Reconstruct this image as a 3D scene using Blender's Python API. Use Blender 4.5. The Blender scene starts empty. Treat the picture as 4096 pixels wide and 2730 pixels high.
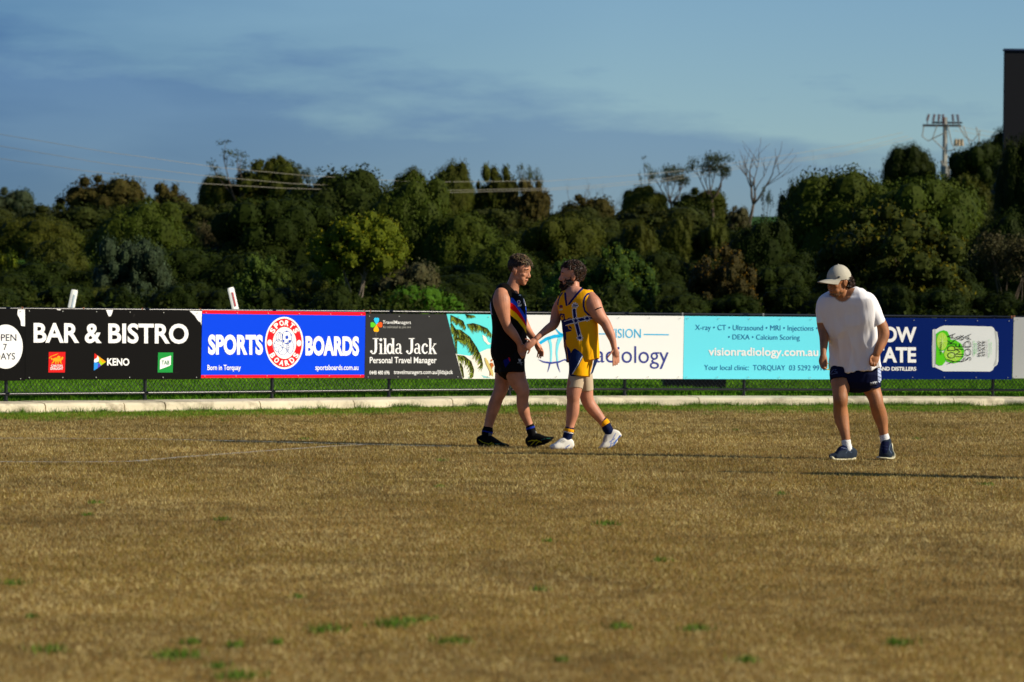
import bpy, bmesh, math, random
import numpy as np
from mathutils import Vector, Matrix, noise
R = math.radians
scene = bpy.context.scene
COL = scene.collection
random.seed(7); rng = np.random.default_rng(7)

# ------------------------------------------------------------------ camera
FPX = 13653.0            # focal length in photo pixels (photo is 4096 wide)
CAMZ = 1.34
PITCH = 145.0 / FPX
ROLL = 0.0098
Fv = Vector((0, math.cos(PITCH), -math.sin(PITCH)))
R0 = Vector((1, 0, 0)); U0 = Vector((0, math.sin(PITCH), math.cos(PITCH)))
Rv = R0 * math.cos(ROLL) + U0 * math.sin(ROLL)
Uv = -R0 * math.sin(ROLL) + U0 * math.cos(ROLL)
cam_d = bpy.data.cameras.new('camera'); cam = bpy.data.objects.new('camera', cam_d); COL.objects.link(cam)
M = Matrix((Rv, Uv, -Fv)).transposed().to_4x4(); M.translation = (0, 0, CAMZ)
cam.matrix_world = M
cam_d.sensor_width = 36.0; cam_d.lens = FPX / 4096 * 36.0
cam_d.clip_end = 4000; cam_d.clip_start = 0.2
cam_d.dof.use_dof = True; cam_d.dof.focus_distance = 32.5; cam_d.dof.aperture_fstop = 4.2
scene.camera = cam

# ------------------------------------------------------------------ light
SUN_EL = R(27.5)
SUN_AZ = R(-15.0)       # measured from +X, negative is towards the camera side
sdir = Vector((math.cos(SUN_EL) * math.cos(SUN_AZ), math.cos(SUN_EL) * math.sin(SUN_AZ), math.sin(SUN_EL)))
sun_d = bpy.data.lights.new('sun', 'SUN'); sun_d.energy = 5.0; sun_d.angle = R(0.55); sun_d.color = (1.0, 0.90, 0.74)
sun = bpy.data.objects.new('sun', sun_d); COL.objects.link(sun); sun.location = (60, -15, 40)
sun.rotation_euler = (-sdir).to_track_quat('-Z', 'Y').to_euler()
world = bpy.data.worlds.new('World'); scene.world = world; world.use_nodes = True
wn = world.node_tree.nodes; wl = world.node_tree.links; wn.clear()
def N(t, **k):
    n = wn.new(t)
    for a, b in k.items(): setattr(n, a, b)
    return n
out = N('ShaderNodeOutputWorld'); bg = N('ShaderNodeBackground'); bg.inputs['Strength'].default_value = 0.10
sky = N('ShaderNodeTexSky'); sky.sky_type = 'NISHITA'; sky.sun_disc = False
sky.sun_elevation = SUN_EL; sky.sun_rotation = math.atan2(sdir.x, sdir.y)
sky.altitude = 20; sky.air_density = 1.0; sky.dust_density = 0.1; sky.ozone_density = 2.5
tc = N('ShaderNodeTexCoord')
mp = N('ShaderNodeMapping'); mp.inputs['Scale'].default_value = (10.0, 10.0, 48.0); mp.inputs['Rotation'].default_value = (0, R(6), 0)
wl.new(tc.outputs['Generated'], mp.inputs['Vector'])
nz = N('ShaderNodeTexNoise'); nz.inputs['Scale'].default_value = 1.0; nz.inputs['Detail'].default_value = 9; nz.inputs['Roughness'].default_value = 0.6
wl.new(mp.outputs[0], nz.inputs['Vector'])
cr = N('ShaderNodeValToRGB'); cr.color_ramp.elements[0].position = 0.40; cr.color_ramp.elements[1].position = 0.60
wl.new(nz.outputs['Fac'], cr.inputs[0])
# cloud bank thickens towards the horizon (real elevation of the view direction)
sx = N('ShaderNodeSeparateXYZ'); wl.new(tc.outputs['Generated'], sx.inputs[0])
tint = N('ShaderNodeMixRGB', blend_type='MULTIPLY'); tint.inputs[0].default_value = 1.0; tint.inputs[2].default_value = (0.53, 0.675, 0.83, 1)
wl.new(sky.outputs[0], tint.inputs[1])
bank = N('ShaderNodeMath', operation='MULTIPLY_ADD'); bank.inputs[1].default_value = -13.0; bank.inputs[2].default_value = 0.82
ax = N('ShaderNodeMath', operation='MULTIPLY_ADD'); ax.inputs[1].default_value = 0.097   # higher to the left
wl.new(sx.outputs['X'], ax.inputs[0]); wl.new(sx.outputs['Z'], ax.inputs[2])
wl.new(ax.outputs[0], bank.inputs[0])
add = N('ShaderNodeMath', operation='ADD'); wl.new(bank.outputs[0], add.inputs[0]); wl.new(nz.outputs['Fac'], add.inputs[1])
cr2 = N('ShaderNodeValToRGB'); cr2.color_ramp.elements[0].position = 0.44; cr2.color_ramp.elements[1].position = 0.66
wl.new(add.outputs[0], cr2.inputs[0])
cl = N('ShaderNodeMixRGB', blend_type='MULTIPLY'); cl.inputs[2].default_value = (0.60, 0.66, 0.85, 1)
wl.new(tint.outputs[0], cl.inputs[1])
fac = N('ShaderNodeMath', operation='MULTIPLY'); fac.inputs[1].default_value = 0.95; wl.new(cr2.outputs[0], fac.inputs[0])
wl.new(fac.outputs[0], cl.inputs[0])
# a second, darker cloud mass over the left of the view
lx = N('ShaderNodeMapRange'); lx.inputs['From Min'].default_value = .03; lx.inputs['From Max'].default_value = -.15; wl.new(sx.outputs['X'], lx.inputs['Value'])
nz2 = N('ShaderNodeTexNoise'); nz2.inputs['Scale'].default_value = .8; nz2.inputs['Detail'].default_value = 4; wl.new(mp.outputs[0], nz2.inputs['Vector'])
md = N('ShaderNodeMapRange'); md.inputs['From Min'].default_value = .38; md.inputs['From Max'].default_value = .56; md.inputs['To Min'].default_value = .6; wl.new(nz2.outputs['Fac'], md.inputs['Value'])
ml = N('ShaderNodeMath', operation='MULTIPLY'); wl.new(lx.outputs[0], ml.inputs[0]); wl.new(md.outputs[0], ml.inputs[1])
cl2 = N('ShaderNodeMixRGB', blend_type='MULTIPLY'); cl2.inputs[2].default_value = (.50, .60, .74, 1); wl.new(ml.outputs[0], cl2.inputs[0]); wl.new(cl.outputs[0], cl2.inputs[1])
wl.new(cl2.outputs[0], bg.inputs['Color']); wl.new(bg.outputs[0], out.inputs['Surface'])
scene.view_settings.view_transform = 'Standard'; scene.view_settings.look = 'None'
scene.view_settings.exposure = 0.2; scene.view_settings.gamma = 1.0
scene.render.engine = 'CYCLES'; scene.cycles.max_bounces = 5; scene.cycles.transparent_max_bounces = 8

# ------------------------------------------------------------------ helpers
def ray(sx_, sy_):
    return Fv + Rv * ((sx_ - 2048) / FPX) - Uv * ((sy_ - 1365) / FPX)
def at(sx_, sy_, Y):
    d = ray(sx_, sy_); return Vector((0, 0, CAMZ)) + d * (Y / d.y)
def project(p):
    v = Vector(p) - Vector((0, 0, CAMZ)); z = v.dot(Fv)
    return 2048 + FPX * v.dot(Rv) / z, 1365 - FPX * v.dot(Uv) / z
def lin(h):
    h = h.lstrip('#'); o = []
    for i in (0, 2, 4):
        c = int(h[i:i + 2], 16) / 255; o.append(c / 12.92 if c <= .04045 else ((c + .055) / 1.055) ** 2.4)
    return tuple(o)
MATS = {}
def mat(name, col=(.5, .5, .5), rough=0.7, spec=0.3, metal=0.0, noise_amt=0.0, noise_scale=20.0, bump=0.0, bump_scale=60.0, attr=None, sheen=0.0, sss=0.0, trans=0.0, wear=None):
    if name in MATS: return MATS[name]
    if isinstance(col, str): col = lin(col)
    m = bpy.data.materials.new(name); m.use_nodes = True; nt = m.node_tree; b = nt.nodes['Principled BSDF']
    b.inputs['Roughness'].default_value = rough; b.inputs['Specular IOR Level'].default_value = spec; b.inputs['Metallic'].default_value = metal
    b.inputs['Sheen Weight'].default_value = sheen
    if sss: b.inputs['Subsurface Weight'].default_value = sss; b.inputs['Subsurface Radius'].default_value = (.02, .008, .004); b.inputs['Subsurface Scale'].default_value = .5
    t = nt.nodes.new('ShaderNodeTexCoord')
    if attr:
        a = nt.nodes.new('ShaderNodeAttribute'); a.attribute_name = attr; src = a.outputs['Color']
    else:
        a = nt.nodes.new('ShaderNodeRGB'); a.outputs[0].default_value = (*col, 1); src = a.outputs[0]
    if noise_amt:
        n = nt.nodes.new('ShaderNodeTexNoise'); n.inputs['Scale'].default_value = noise_scale; n.inputs['Detail'].default_value = 5
        nt.links.new(t.outputs['Object'], n.inputs['Vector'])
        mr = nt.nodes.new('ShaderNodeMapRange'); mr.inputs['From Min'].default_value = .3; mr.inputs['From Max'].default_value = .7
        mr.inputs['To Min'].default_value = 1 - noise_amt; mr.inputs['To Max'].default_value = 1 + noise_amt
        nt.links.new(n.outputs['Fac'], mr.inputs['Value'])
        mx = nt.nodes.new('ShaderNodeVectorMath'); mx.operation = 'SCALE'
        nt.links.new(src, mx.inputs[0]); nt.links.new(mr.outputs[0], mx.inputs['Scale']); src = mx.outputs[0]
    if wear:
        n = nt.nodes.new('ShaderNodeTexNoise'); n.inputs['Scale'].default_value = wear[1]; n.inputs['Detail'].default_value = 8; n.inputs['Roughness'].default_value = .7
        nt.links.new(t.outputs['Object'], n.inputs['Vector'])
        mr = nt.nodes.new('ShaderNodeMapRange'); mr.inputs['From Min'].default_value = wear[2]; mr.inputs['From Max'].default_value = wear[2] + .12
        mr.inputs['To Max'].default_value = wear[3]
        nt.links.new(n.outputs['Fac'], mr.inputs['Value'])
        mx = nt.nodes.new('ShaderNodeMixRGB'); mx.inputs[2].default_value = (*lin(wear[0]), 1)
        nt.links.new(mr.outputs[0], mx.inputs[0]); nt.links.new(src, mx.inputs[1]); src = mx.outputs[0]
    nt.links.new(src, b.inputs['Base Color'])
    if bump:
        n = nt.nodes.new('ShaderNodeTexNoise'); n.inputs['Scale'].default_value = bump_scale; n.inputs['Detail'].default_value = 4
        nt.links.new(t.outputs['Object'], n.inputs['Vector'])
        bp = nt.nodes.new('ShaderNodeBump'); bp.inputs['Strength'].default_value = bump; bp.inputs['Distance'].default_value = .01
        nt.links.new(n.outputs['Fac'], bp.inputs['Height']); nt.links.new(bp.outputs[0], b.inputs['Normal'])
    if trans:
        tr = nt.nodes.new('ShaderNodeBsdfTranslucent'); nt.links.new(src, tr.inputs['Color'])
        ms = nt.nodes.new('ShaderNodeMixShader'); ms.inputs[0].default_value = trans
        nt.links.new(b.outputs[0], ms.inputs[1]); nt.links.new(tr.outputs[0], ms.inputs[2])
        nt.links.new(ms.outputs[0], nt.nodes['Material Output'].inputs['Surface'])
    MATS[name] = m
    return m

class MB:
    def __init__(s): s.v = []; s.f = []; s.c = []
    def add(s, vs, fs, c=None):
        o = len(s.v); s.v += [tuple(v) for v in vs]; s.f += [tuple(i + o for i in f) for f in fs]
        if c is not None: s.c += [c] * len(fs)
    def box(s, lo, hi, mtx=None, c=None):
        vs = [Vector((x, y, z)) for x in (lo[0], hi[0]) for y in (lo[1], hi[1]) for z in (lo[2], hi[2])]
        if mtx: vs = [mtx @ v for v in vs]
        s.add(vs, [(0, 1, 3, 2), (4, 6, 7, 5), (0, 4, 5, 1), (2, 3, 7, 6), (0, 2, 6, 4), (1, 5, 7, 3)], c)
    def tube(s, pts, rad, n=8, cap=True, c=None):
        pts = [Vector(p) for p in pts]
        if not hasattr(rad, '__len__'): rad = [rad] * len(pts)
        up = None; rings = []
        for i, p in enumerate(pts):
            t = (pts[min(i + 1, len(pts) - 1)] - pts[max(i - 1, 0)]).normalized()
            if up is None: up = Vector((0, 0, 1)) if abs(t.z) < .9 else Vector((1, 0, 0))
            a = t.cross(up).normalized(); b = a.cross(t).normalized(); up = b
            rings.append([p + (a * math.cos(k * 2 * math.pi / n) + b * math.sin(k * 2 * math.pi / n)) * rad[i] for k in range(n)])
        vs = [v for r in rings for v in r]; fs = []
        for i in range(len(pts) - 1):
            for k in range(n):
                k2 = (k + 1) % n; fs.append((i * n + k, i * n + k2, (i + 1) * n + k2, (i + 1) * n + k))
        if cap: fs.append(tuple(range(n - 1, -1, -1))); fs.append(tuple((len(pts) - 1) * n + k for k in range(n)))
        s.add(vs, fs, c)
    def ell(s, cen, rx, ry, rz, mtx=None, nu=16, nv=10, c=None):
        vs = []; fs = []
        for j in range(1, nv):
            ph = math.pi * j / nv
            for i in range(nu):
                th = 2 * math.pi * i / nu
                vs.append(Vector((cen[0] + rx * math.sin(ph) * math.cos(th), cen[1] + ry * math.sin(ph) * math.sin(th), cen[2] + rz * math.cos(ph))))
        vs.append(Vector((cen[0], cen[1], cen[2] + rz))); vs.append(Vector((cen[0], cen[1], cen[2] - rz)))
        T = len(vs) - 2; B = T + 1
        for j in range(nv - 2):
            for i in range(nu):
                i2 = (i + 1) % nu; fs.append((j * nu + i, (j + 1) * nu + i, (j + 1) * nu + i2, j * nu + i2))
        for i in range(nu):
            i2 = (i + 1) % nu; fs.append((T, i, i2)); fs.append((B, (nv - 2) * nu + i2, (nv - 2) * nu + i))
        if mtx: vs = [mtx @ v for v in vs]
        s.add(vs, fs, c)
    def mesh(s, name):
        me = bpy.data.meshes.new(name); me.from_pydata(s.v, [], s.f); me.update()
        if s.c:
            at_ = me.color_attributes.new('col', 'FLOAT_COLOR', 'CORNER')
            arr = []
            for p, c in zip(me.polygons, s.c): arr += [c[0], c[1], c[2], 1.0] * p.loop_total
            at_.data.foreach_set('color', arr)
        return me
    def build(s, name, m, parent=None, smooth=False, loc=None):
        return link(name, s.mesh(name), m, parent, smooth, loc)
def link(name, me, m, parent=None, smooth=False, loc=None):
    """geometry is in world space; the object's origin goes to its own base (or its parent's origin)"""
    o = bpy.data.objects.new(name, me); COL.objects.link(o)
    if m: me.materials.append(m)
    if smooth: me.polygons.foreach_set('use_smooth', [True] * len(me.polygons))
    if parent is not None:
        chain = parent; off = Vector((0, 0, 0))
        while chain is not None: off += chain.location; chain = chain.parent
        me.transform(Matrix.Translation(-off)); o.parent = parent
    elif loc is not None:
        me.transform(Matrix.Translation(-Vector(loc))); o.location = loc
    return o
def empty(name, loc, label, cat, group=None):
    o = bpy.data.objects.new(name, None); COL.objects.link(o); o.location = loc; o.empty_display_size = .2
    o['label'] = label; o['category'] = cat
    if group: o['group'] = group
    return o
def tag(o, label=None, cat=None, group=None, kind=None):
    for k, v in (('label', label), ('category', cat), ('group', group), ('kind', kind)):
        if v: o[k] = v
    return o
def np_mesh(name, V, k, cols=None, smooth=False):
    """V: (n*k,3) separate polygons with k corners; cols (n,3) per polygon"""
    n = len(V) // k; me = bpy.data.meshes.new(name)
    me.vertices.add(len(V)); me.vertices.foreach_set('co', V.astype(np.float32).ravel())
    me.loops.add(len(V)); me.loops.foreach_set('vertex_index', np.arange(len(V), dtype=np.int32))
    me.polygons.add(n); me.polygons.foreach_set('loop_start', np.arange(0, n * k, k, dtype=np.int32))
    me.update(calc_edges=True)
    if cols is not None:
        a = me.color_attributes.new('col', 'FLOAT_COLOR', 'CORNER')
        c = np.ones((n, k, 4), np.float32); c[:, :, :3] = cols[:, None, :]; a.data.foreach_set('color', c.ravel())
    return me

# ------------------------------------------------------------------ fence line (ground plan of the oval)
POSTS = [(26, 1604), (582, 1597), (1090, 1592), (1558, 1589.5), (2040, 1586.5), (2501, 1585), (2978, 1585), (3470, 1586), (3974, 1588)]
FSC = [(0, 332.7), (582, 323.5), (1090, 314.5), (1558, 305.5), (2040, 298.5), (2501, 293.5), (2978, 290.5), (3470, 287), (4096, 283)]
def interp(tab, x):
    if x <= tab[0][0]: a, b = tab[0], tab[1]
    elif x >= tab[-1][0]: a, b = tab[-2], tab[-1]
    else:
        for a, b in zip(tab, tab[1:]):
            if x <= b[0]: break
    return a[1] + (b[1] - a[1]) * (x - a[0]) / (b[0] - a[0])
def fenceD(x): return FPX / interp(FSC, x)
def fence_pt(x):
    D = fenceD(x); p = at(x, 1300, D); p.z = 0; return p
FP = [fence_pt(p[0]) for p in POSTS]
dL = (FP[0] - FP[1]).normalized(); dR = Vector((1, -.02, 0)).normalized()
FP = [FP[0] + dL * 1.9 * k for k in (3, 2, 1)] + FP + [FP[-1] + dR * 1.75 * k for k in (1, 2, 3)]
KERB_TOP = 0.12
def fenceY(X):
    if X <= FP[0].x: a, b = FP[0], FP[1]
    elif X >= FP[-1].x: a, b = FP[-2], FP[-1]
    else:
        for a, b in zip(FP, FP[1:]):
            if X <= b.x: break
    return a.y + (b.y - a.y) * (X - a.x) / (b.x - a.x)
def terr(x, y):
    d = y - 46
    tab = [(0, .10), (12, .12), (18, .4), (30, .55), (45, .7), (56, 1.1), (70, 2.0), (82, 3.3), (94, 4.1), (104, 4.4), (154, 4.9), (220, 5.2), (900, 5.0)]
    z = interp(tab, d) if d > 0 else .10
    if d > 100: z += 1.8 * min(1, (d - 100) / 50) * min(1, max(0, (x - 4) / 6))
    if d > 12: z += .25 * noise.noise(Vector((x * .07, y * .07, 3))) * min(1, (d - 12) / 60)
    return z
# ------------------------------------------------------------------ ground
def ground_mat():
    m = bpy.data.materials.new('dry_turf'); m.use_nodes = True; nt = m.node_tree; b = nt.nodes['Principled BSDF']
    b.inputs['Roughness'].default_value = .95; b.inputs['Specular IOR Level'].default_value = .1
    t = nt.nodes.new('ShaderNodeTexCoord')
    def nz(scale, det=6, rough=.6, sc=(1, 1, 1)):
        mpn = nt.nodes.new('ShaderNodeMapping'); mpn.inputs['Scale'].default_value = sc
        nt.links.new(t.outputs['Object'], mpn.inputs[0])
        n = nt.nodes.new('ShaderNodeTexNoise'); n.inputs['Scale'].default_value = scale; n.inputs['Detail'].default_value = det; n.inputs['Roughness'].default_value = rough
        nt.links.new(mpn.outputs[0], n.inputs['Vector']); return n.outputs['Fac']
    def ramp(f, stops):
        r = nt.nodes.new('ShaderNodeValToRGB'); e = r.color_ramp.elements
        e[0].position, e[0].color = stops[0][0], (*lin(stops[0][1]), 1)
        e[1].position, e[1].color = stops[-1][0], (*lin(stops[-1][1]), 1)
        for p, c in stops[1:-1]:
            x = e.new(p); x.color = (*lin(c), 1)
        nt.links.new(f, r.inputs[0]); return r.outputs[0]
    fine = ramp(nz(38, 8, .75), [(.3, '#5c4a28'), (.5, '#96793f'), (.7, '#bd9f60')])
    big = ramp(nz(.55, 4, .6, (1, .6, 1)), [(.35, '#8c7a58'), (.65, '#c4b48c')])
    mx = nt.nodes.new('ShaderNodeMixRGB'); mx.blend_type = 'OVERLAY'; mx.inputs[0].default_value = .5
    nt.links.new(fine, mx.inputs[1]); nt.links.new(big, mx.inputs[2])
    nt.links.new(mx.outputs[0], b.inputs['Base Color'])
    bp = nt.nodes.new('ShaderNodeBump'); bp.inputs['Strength'].default_value = .8; bp.inputs['Distance'].default_value = .02
    nt.links.new(nz(55, 6, .7), bp.inputs['Height']); nt.links.new(bp.outputs[0], b.inputs['Normal'])
    return m
xs = sorted(set(list(np.linspace(-70, -12, 16)) + list(np.linspace(-12, 14, 40)) + list(np.linspace(14, 70, 16))))
V = []; F = []
ys = [-30, -10, 0, 5, 10, 15, 20, 25, 30, 35, 38]
nr = len(ys) + 1
for x in xs:
    for y in ys: V.append((x, y, 0))
    V.append((x, max(38.2, fenceY(x) - .3), 0))
for i in range(len(xs) - 1):
    for j in range(nr - 1):
        a = i * nr + j; F.append((a, a + nr, a + nr + 1, a + 1))
me = bpy.data.meshes.new('field'); me.from_pydata(V, [], F)
field = link('ground', me, ground_mat()); tag(field, 'dry brown turf of the sports oval in the foreground', kind='structure')
# terrain behind
xs2 = np.concatenate([np.linspace(-400, -60, 12), np.linspace(-55, 55, 45), np.linspace(60, 400, 12)])
yo = [0, 1, 3, 5, 8, 12, 15, 18, 22, 28, 36, 45, 55, 65, 75, 90, 110, 130, 150, 165, 190, 230, 300, 450, 800, 1400]
V = []; F = []
for x in xs2:
    for y in yo:
        yy = fenceY(max(-14, min(14, x))) - .15 + y
        V.append((x, yy, terr(x, 46 + y) if y > 0 else .10))
nr = len(yo)
for i in range(len(xs2) - 1):
    for j in range(nr - 1):
        a = i * nr + j; F.append((a, a + nr, a + nr + 1, a + 1))
me = bpy.data.meshes.new('hill'); me.from_pydata(V, [], F)
hill = link('terrain', me, mat('lush_grass', '#2c4a12', rough=.95, spec=.1, noise_amt=.35, noise_scale=3.0, bump=.6, bump_scale=30), smooth=True)
tag(hill, 'green grass bank rising behind the boundary fence', kind='structure')

# blades: every blade is one small triangle
def blades(name, px, py, pz, h, w, lean, cols, seedn):
    r = np.random.default_rng(seedn); n = len(px)
    a = r.uniform(0, 2 * math.pi, n); la = r.uniform(0, 2 * math.pi, n)
    L = lean * r.uniform(.4, 1.2, n)
    tip = np.stack([px + np.cos(la) * h * L, py + np.sin(la) * h * L, pz + h * np.sqrt(np.clip(1 - (L * .9) ** 2, .03, 1))], 1)
    b1 = np.stack([px + np.cos(a) * w, py + np.sin(a) * w, pz - .004], 1); b2 = np.stack([px - np.cos(a) * w, py - np.sin(a) * w, pz - .004], 1)
    V = np.stack([b1, b2, tip], 1).reshape(-1, 3)
    return np_mesh(name, V, 3, cols)
def vnoise(x, y, s, seed=0):
    """cheap smooth value noise on numpy arrays"""
    r = np.random.default_rng(seed); G = r.random((64, 64))
    u = x * s; v = y * s; i = np.floor(u).astype(int); j = np.floor(v).astype(int); fu = u - i; fv = v - j
    fu = fu * fu * (3 - 2 * fu); fv = fv * fv * (3 - 2 * fv); i %= 64; j %= 64; i2 = (i + 1) % 64; j2 = (j + 1) % 64
    return (G[i, j] * (1 - fu) * (1 - fv) + G[i2, j] * fu * (1 - fv) + G[i, j2] * (1 - fu) * fv + G[i2, j2] * fu * fv)
px = []; py = []; sc = []
def region(y0, y1, dens, m=1.6):
    w0 = y0 * .15 + m; w1 = y1 * .15 + m; n = int(dens * (y1 - y0) * (w0 + w1))
    y = rng.uniform(y0, y1, n); x = rng.uniform(-1, 1, n) * (y * .15 + m)
    return x, y
FYX = np.linspace(-20, 20, 400); FYY = np.array([fenceY(v) for v in FYX])
for y0, y1, d, s_ in ((10, 16, 8200, .62), (16, 24, 5200, .75), (24, 34, 3400, .92), (34, 47.5, 2400, 1.1)):
    x, y = region(y0, y1, d); k = y < np.interp(x, FYX, FYY) - .62
    px.append(x[k]); py.append(y[k]); sc.append(np.full(k.sum(), s_))
px = np.concatenate(px); py = np.concatenate(py); sc = np.concatenate(sc); n = len(px)
dist = np.interp(px, FYX, FYY) - .6 - py      # distance to kerb
t = rng.random(n)
straw = np.array(lin('#beae76')); brown = np.array(lin('#938142')); dark = np.array(lin('#6a5026')); green = np.array(lin('#74a024')); olive = np.array(lin('#847430'))
cols = np.where(t[:, None] < .45, straw, np.where(t[:, None] < .82, brown, dark)) * rng.uniform(.85, 1.15, (n, 1))
pt = vnoise(px, py * .7, .55, 1) * .5 + vnoise(px, py, 1.7, 2) * .3 + vnoise(px, py, 5., 3) * .2
cols *= (.46 + 1.2 * pt)[:, None]
og = vnoise(px, py * .6, 1.1, 5) * .6 + vnoise(px, py, 4., 6) * .4; dk = vnoise(px * .8, py, 9., 31) * .6 + vnoise(px, py, 3., 32) * .4; cols *= np.where(dk > .58, .55, 1.0)[:, None]
k = (og > .57) & (rng.random(n) < .32); cols[k] = olive * rng.uniform(.7, 1.2, (k.sum(), 1))
gz = np.clip((3.3 - dist + 1.3 * (vnoise(px, py, 1.6, 9) - .5) + 1.2 * (vnoise(px, py, 6, 10) - .5)) / 1.3, 0, 1) * .93
k = rng.random(n) < gz; cols[k] = green * rng.uniform(.4, 1.0, (k.sum(), 1)) * np.array([1, 1, 1])
h = rng.uniform(.02, .042, n) * sc ** .5; h[k] *= 1.1
w = rng.uniform(.0014, .0029, n) * sc * 1.1
g = link('dry_grass', blades('dry_grass', px, py, np.zeros(n), h, w, 1.25, cols, 11), mat('grass_blades', attr='col', rough=.8, spec=.15, trans=.15))
tag(g, 'short dry straw coloured grass blades covering the oval', 'grass', kind='stuff')
# green weed tufts in the field: photo positions (display px of a 2353-wide view)
TUFT = [(511, 1196, 1), (409, 1510, 2.2), (748, 1450, 1.7), (905, 1438, 2), (935, 1430, 1), (980, 1426, .8), (1035, 1477, 1.5), (1395, 1206, 1.5), (1520, 1290, 1), (1425, 1443, 1.3), (1600, 1448, 1.2), (2065, 1480, 1.4), (1715, 1520, 1), (550, 1558, 1.8), (640, 1480, .6), (112, 1497, 1.5), (30, 1343, 1.2), (2267, 1115, 1), (1795, 1137, .8), (1240, 1358, .8), (220, 1157, .8), (687, 1375, .6), (1260, 1245, .6), (440, 1480, .9), (500, 1535, .9), (538, 1487, 1), (1015, 1060, .8), (700, 1010, .8), (190, 965, .9), (1205, 968, 1), (1690, 990, .7), (1010, 1120, .6), (2105, 1010, .8), (1290, 1520, .6), (70, 1420, .5), (200, 1185, .6)]
gx = []; gy = []; gh = []
for (dx, dy, s_) in TUFT:
    sx_, sy_ = dx * 4096 / 2353, dy * 4096 / 2353; d = ray(sx_, sy_); T = -CAMZ / d.z; c = d * T
    m_ = int(75 * s_)
    rx = .05 * s_ * (c.y / 20) ** .5; gx.append(c.x + rng.normal(0, rx * .55, m_)); gy.append(c.y + rng.normal(0, rx * .9, m_)); gh.append(rng.uniform(.014, .03, m_) * (1 + .2 * s_))
# tufts along kerb
for i in range(150):
    X = rng.uniform(-9, 10); s_ = rng.uniform(.4, 1.6) ** 1.5; m_ = int(110 * s_)
    Y = fenceY(X) - .66 - abs(rng.normal(0, .05)); gx.append(X + rng.normal(0, .09 * s_, m_)); gy.append(Y - np.abs(rng.normal(0, .05, m_))); gh.append(rng.uniform(.03, .085, m_) * min(1.1, .45 + .45 * s_))
for i in range(240):
    X = rng.uniform(-9, 10); s_ = rng.uniform(.3, 1.1); m_ = int(70 * s_)
    Y = fenceY(X) - .75 - abs(rng.normal(0, 1.5)); gx.append(X + rng.normal(0, .1 * s_, m_)); gy.append(Y + rng.normal(0, .06, m_)); gh.append(rng.uniform(.02, .04, m_))
gx = np.concatenate(gx); gy = np.concatenate(gy); gh = np.concatenate(gh); n = len(gx)
cols = np.array(lin('#587f22')) * rng.uniform(.4, 1.1, (n, 1)) * np.array([1, 1, .8])
g = link('green_grass', blades('green_grass', gx, gy, np.zeros(n), gh, np.full(n, .0035), .6, cols, 12), MATS['grass_blades'])
tag(g, 'green weed tufts scattered in the turf and along the kerb', 'grass', kind='stuff')
# longer green grass behind the fence
n = 260000
gx = rng.uniform(-12, 12, n); off = rng.uniform(0, 1, n) ** 1.3 * 17; gy = np.interp(gx, FYX, FYY) + off
tz = np.interp(off, [0, 12, 20], [.10, .12, .7])
pt = vnoise(gx, gy, .9, 21) * .6 + vnoise(gx, gy, 3.5, 22) * .4
cols = np.array(lin('#5c8f17')) * (.5 + .8 * pt)[:, None] * rng.uniform(.6, 1.25, (n, 1)); yl = rng.random(n) < .12; cols[yl] *= np.array([1.7, 1.25, .9])
g = link('bank_grass', blades('bank_grass', gx, gy, tz, rng.uniform(.05, .11, n) * (.6 + .7 * pt), rng.uniform(.004, .009, n), .7, cols, 13), MATS['grass_blades'])
tag(g, 'lush green grass growing behind the boundary fence', 'grass', kind='stuff')

# chalk lines: real paint sheets a few mm above the turf
def chalk():
    m = bpy.data.materials.new('chalk_line'); m.use_nodes = True; nt = m.node_tree; b = nt.nodes['Principled BSDF']
    b.inputs['Base Color'].default_value = (.42, .40, .34, 1); b.inputs['Roughness'].default_value = 1
    t = nt.nodes.new('ShaderNodeTexCoord'); n = nt.nodes.new('ShaderNodeTexNoise'); n.inputs['Scale'].default_value = 26; n.inputs['Detail'].default_value = 6; n.inputs['Roughness'].default_value = .75
    nt.links.new(t.outputs['Object'], n.inputs['Vector'])
    r = nt.nodes.new('ShaderNodeMapRange'); r.inputs['From Min'].default_value = .46; r.inputs['From Max'].default_value = .62; nt.links.new(n.outputs['Fac'], r.inputs['Value'])
    nt.links.new(r.outputs[0], b.inputs['Alpha']); return m
chm = chalk()
def gpt(sx_, sy_): d = ray(sx_, sy_); return d * (-CAMZ / d.z)
for L in ([(-300, 1763), (0, 1764), (357, 1765), (655, 1768), (830, 1772), (1100, 1779), (1400, 1787), (1800, 1797)],
          [(-300, 1861), (0, 1860), (357, 1861), (535, 1858), (714, 1842), (952, 1824), (1130, 1810), (1310, 1797), (1450, 1790)]):
    ps = [gpt(*p) for p in L]; V = []; F = []
    for i, p in enumerate(ps):
        t_ = (ps[min(i + 1, len(ps) - 1)] - ps[max(0, i - 1)]).normalized(); nn = Vector((-t_.y, t_.x, 0)) * .06
        V += [(p.x + nn.x, p.y + nn.y, .026), (p.x - nn.x, p.y - nn.y, .026)]
        if i: F.append((2 * i - 2, 2 * i - 1, 2 * i + 1, 2 * i))
    me = bpy.data.meshes.new('line_marking'); me.from_pydata(V, [], F); o = link('line_marking', me, chm)
    tag(o, 'faint worn white boundary line painted on the turf', kind='structure')

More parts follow.
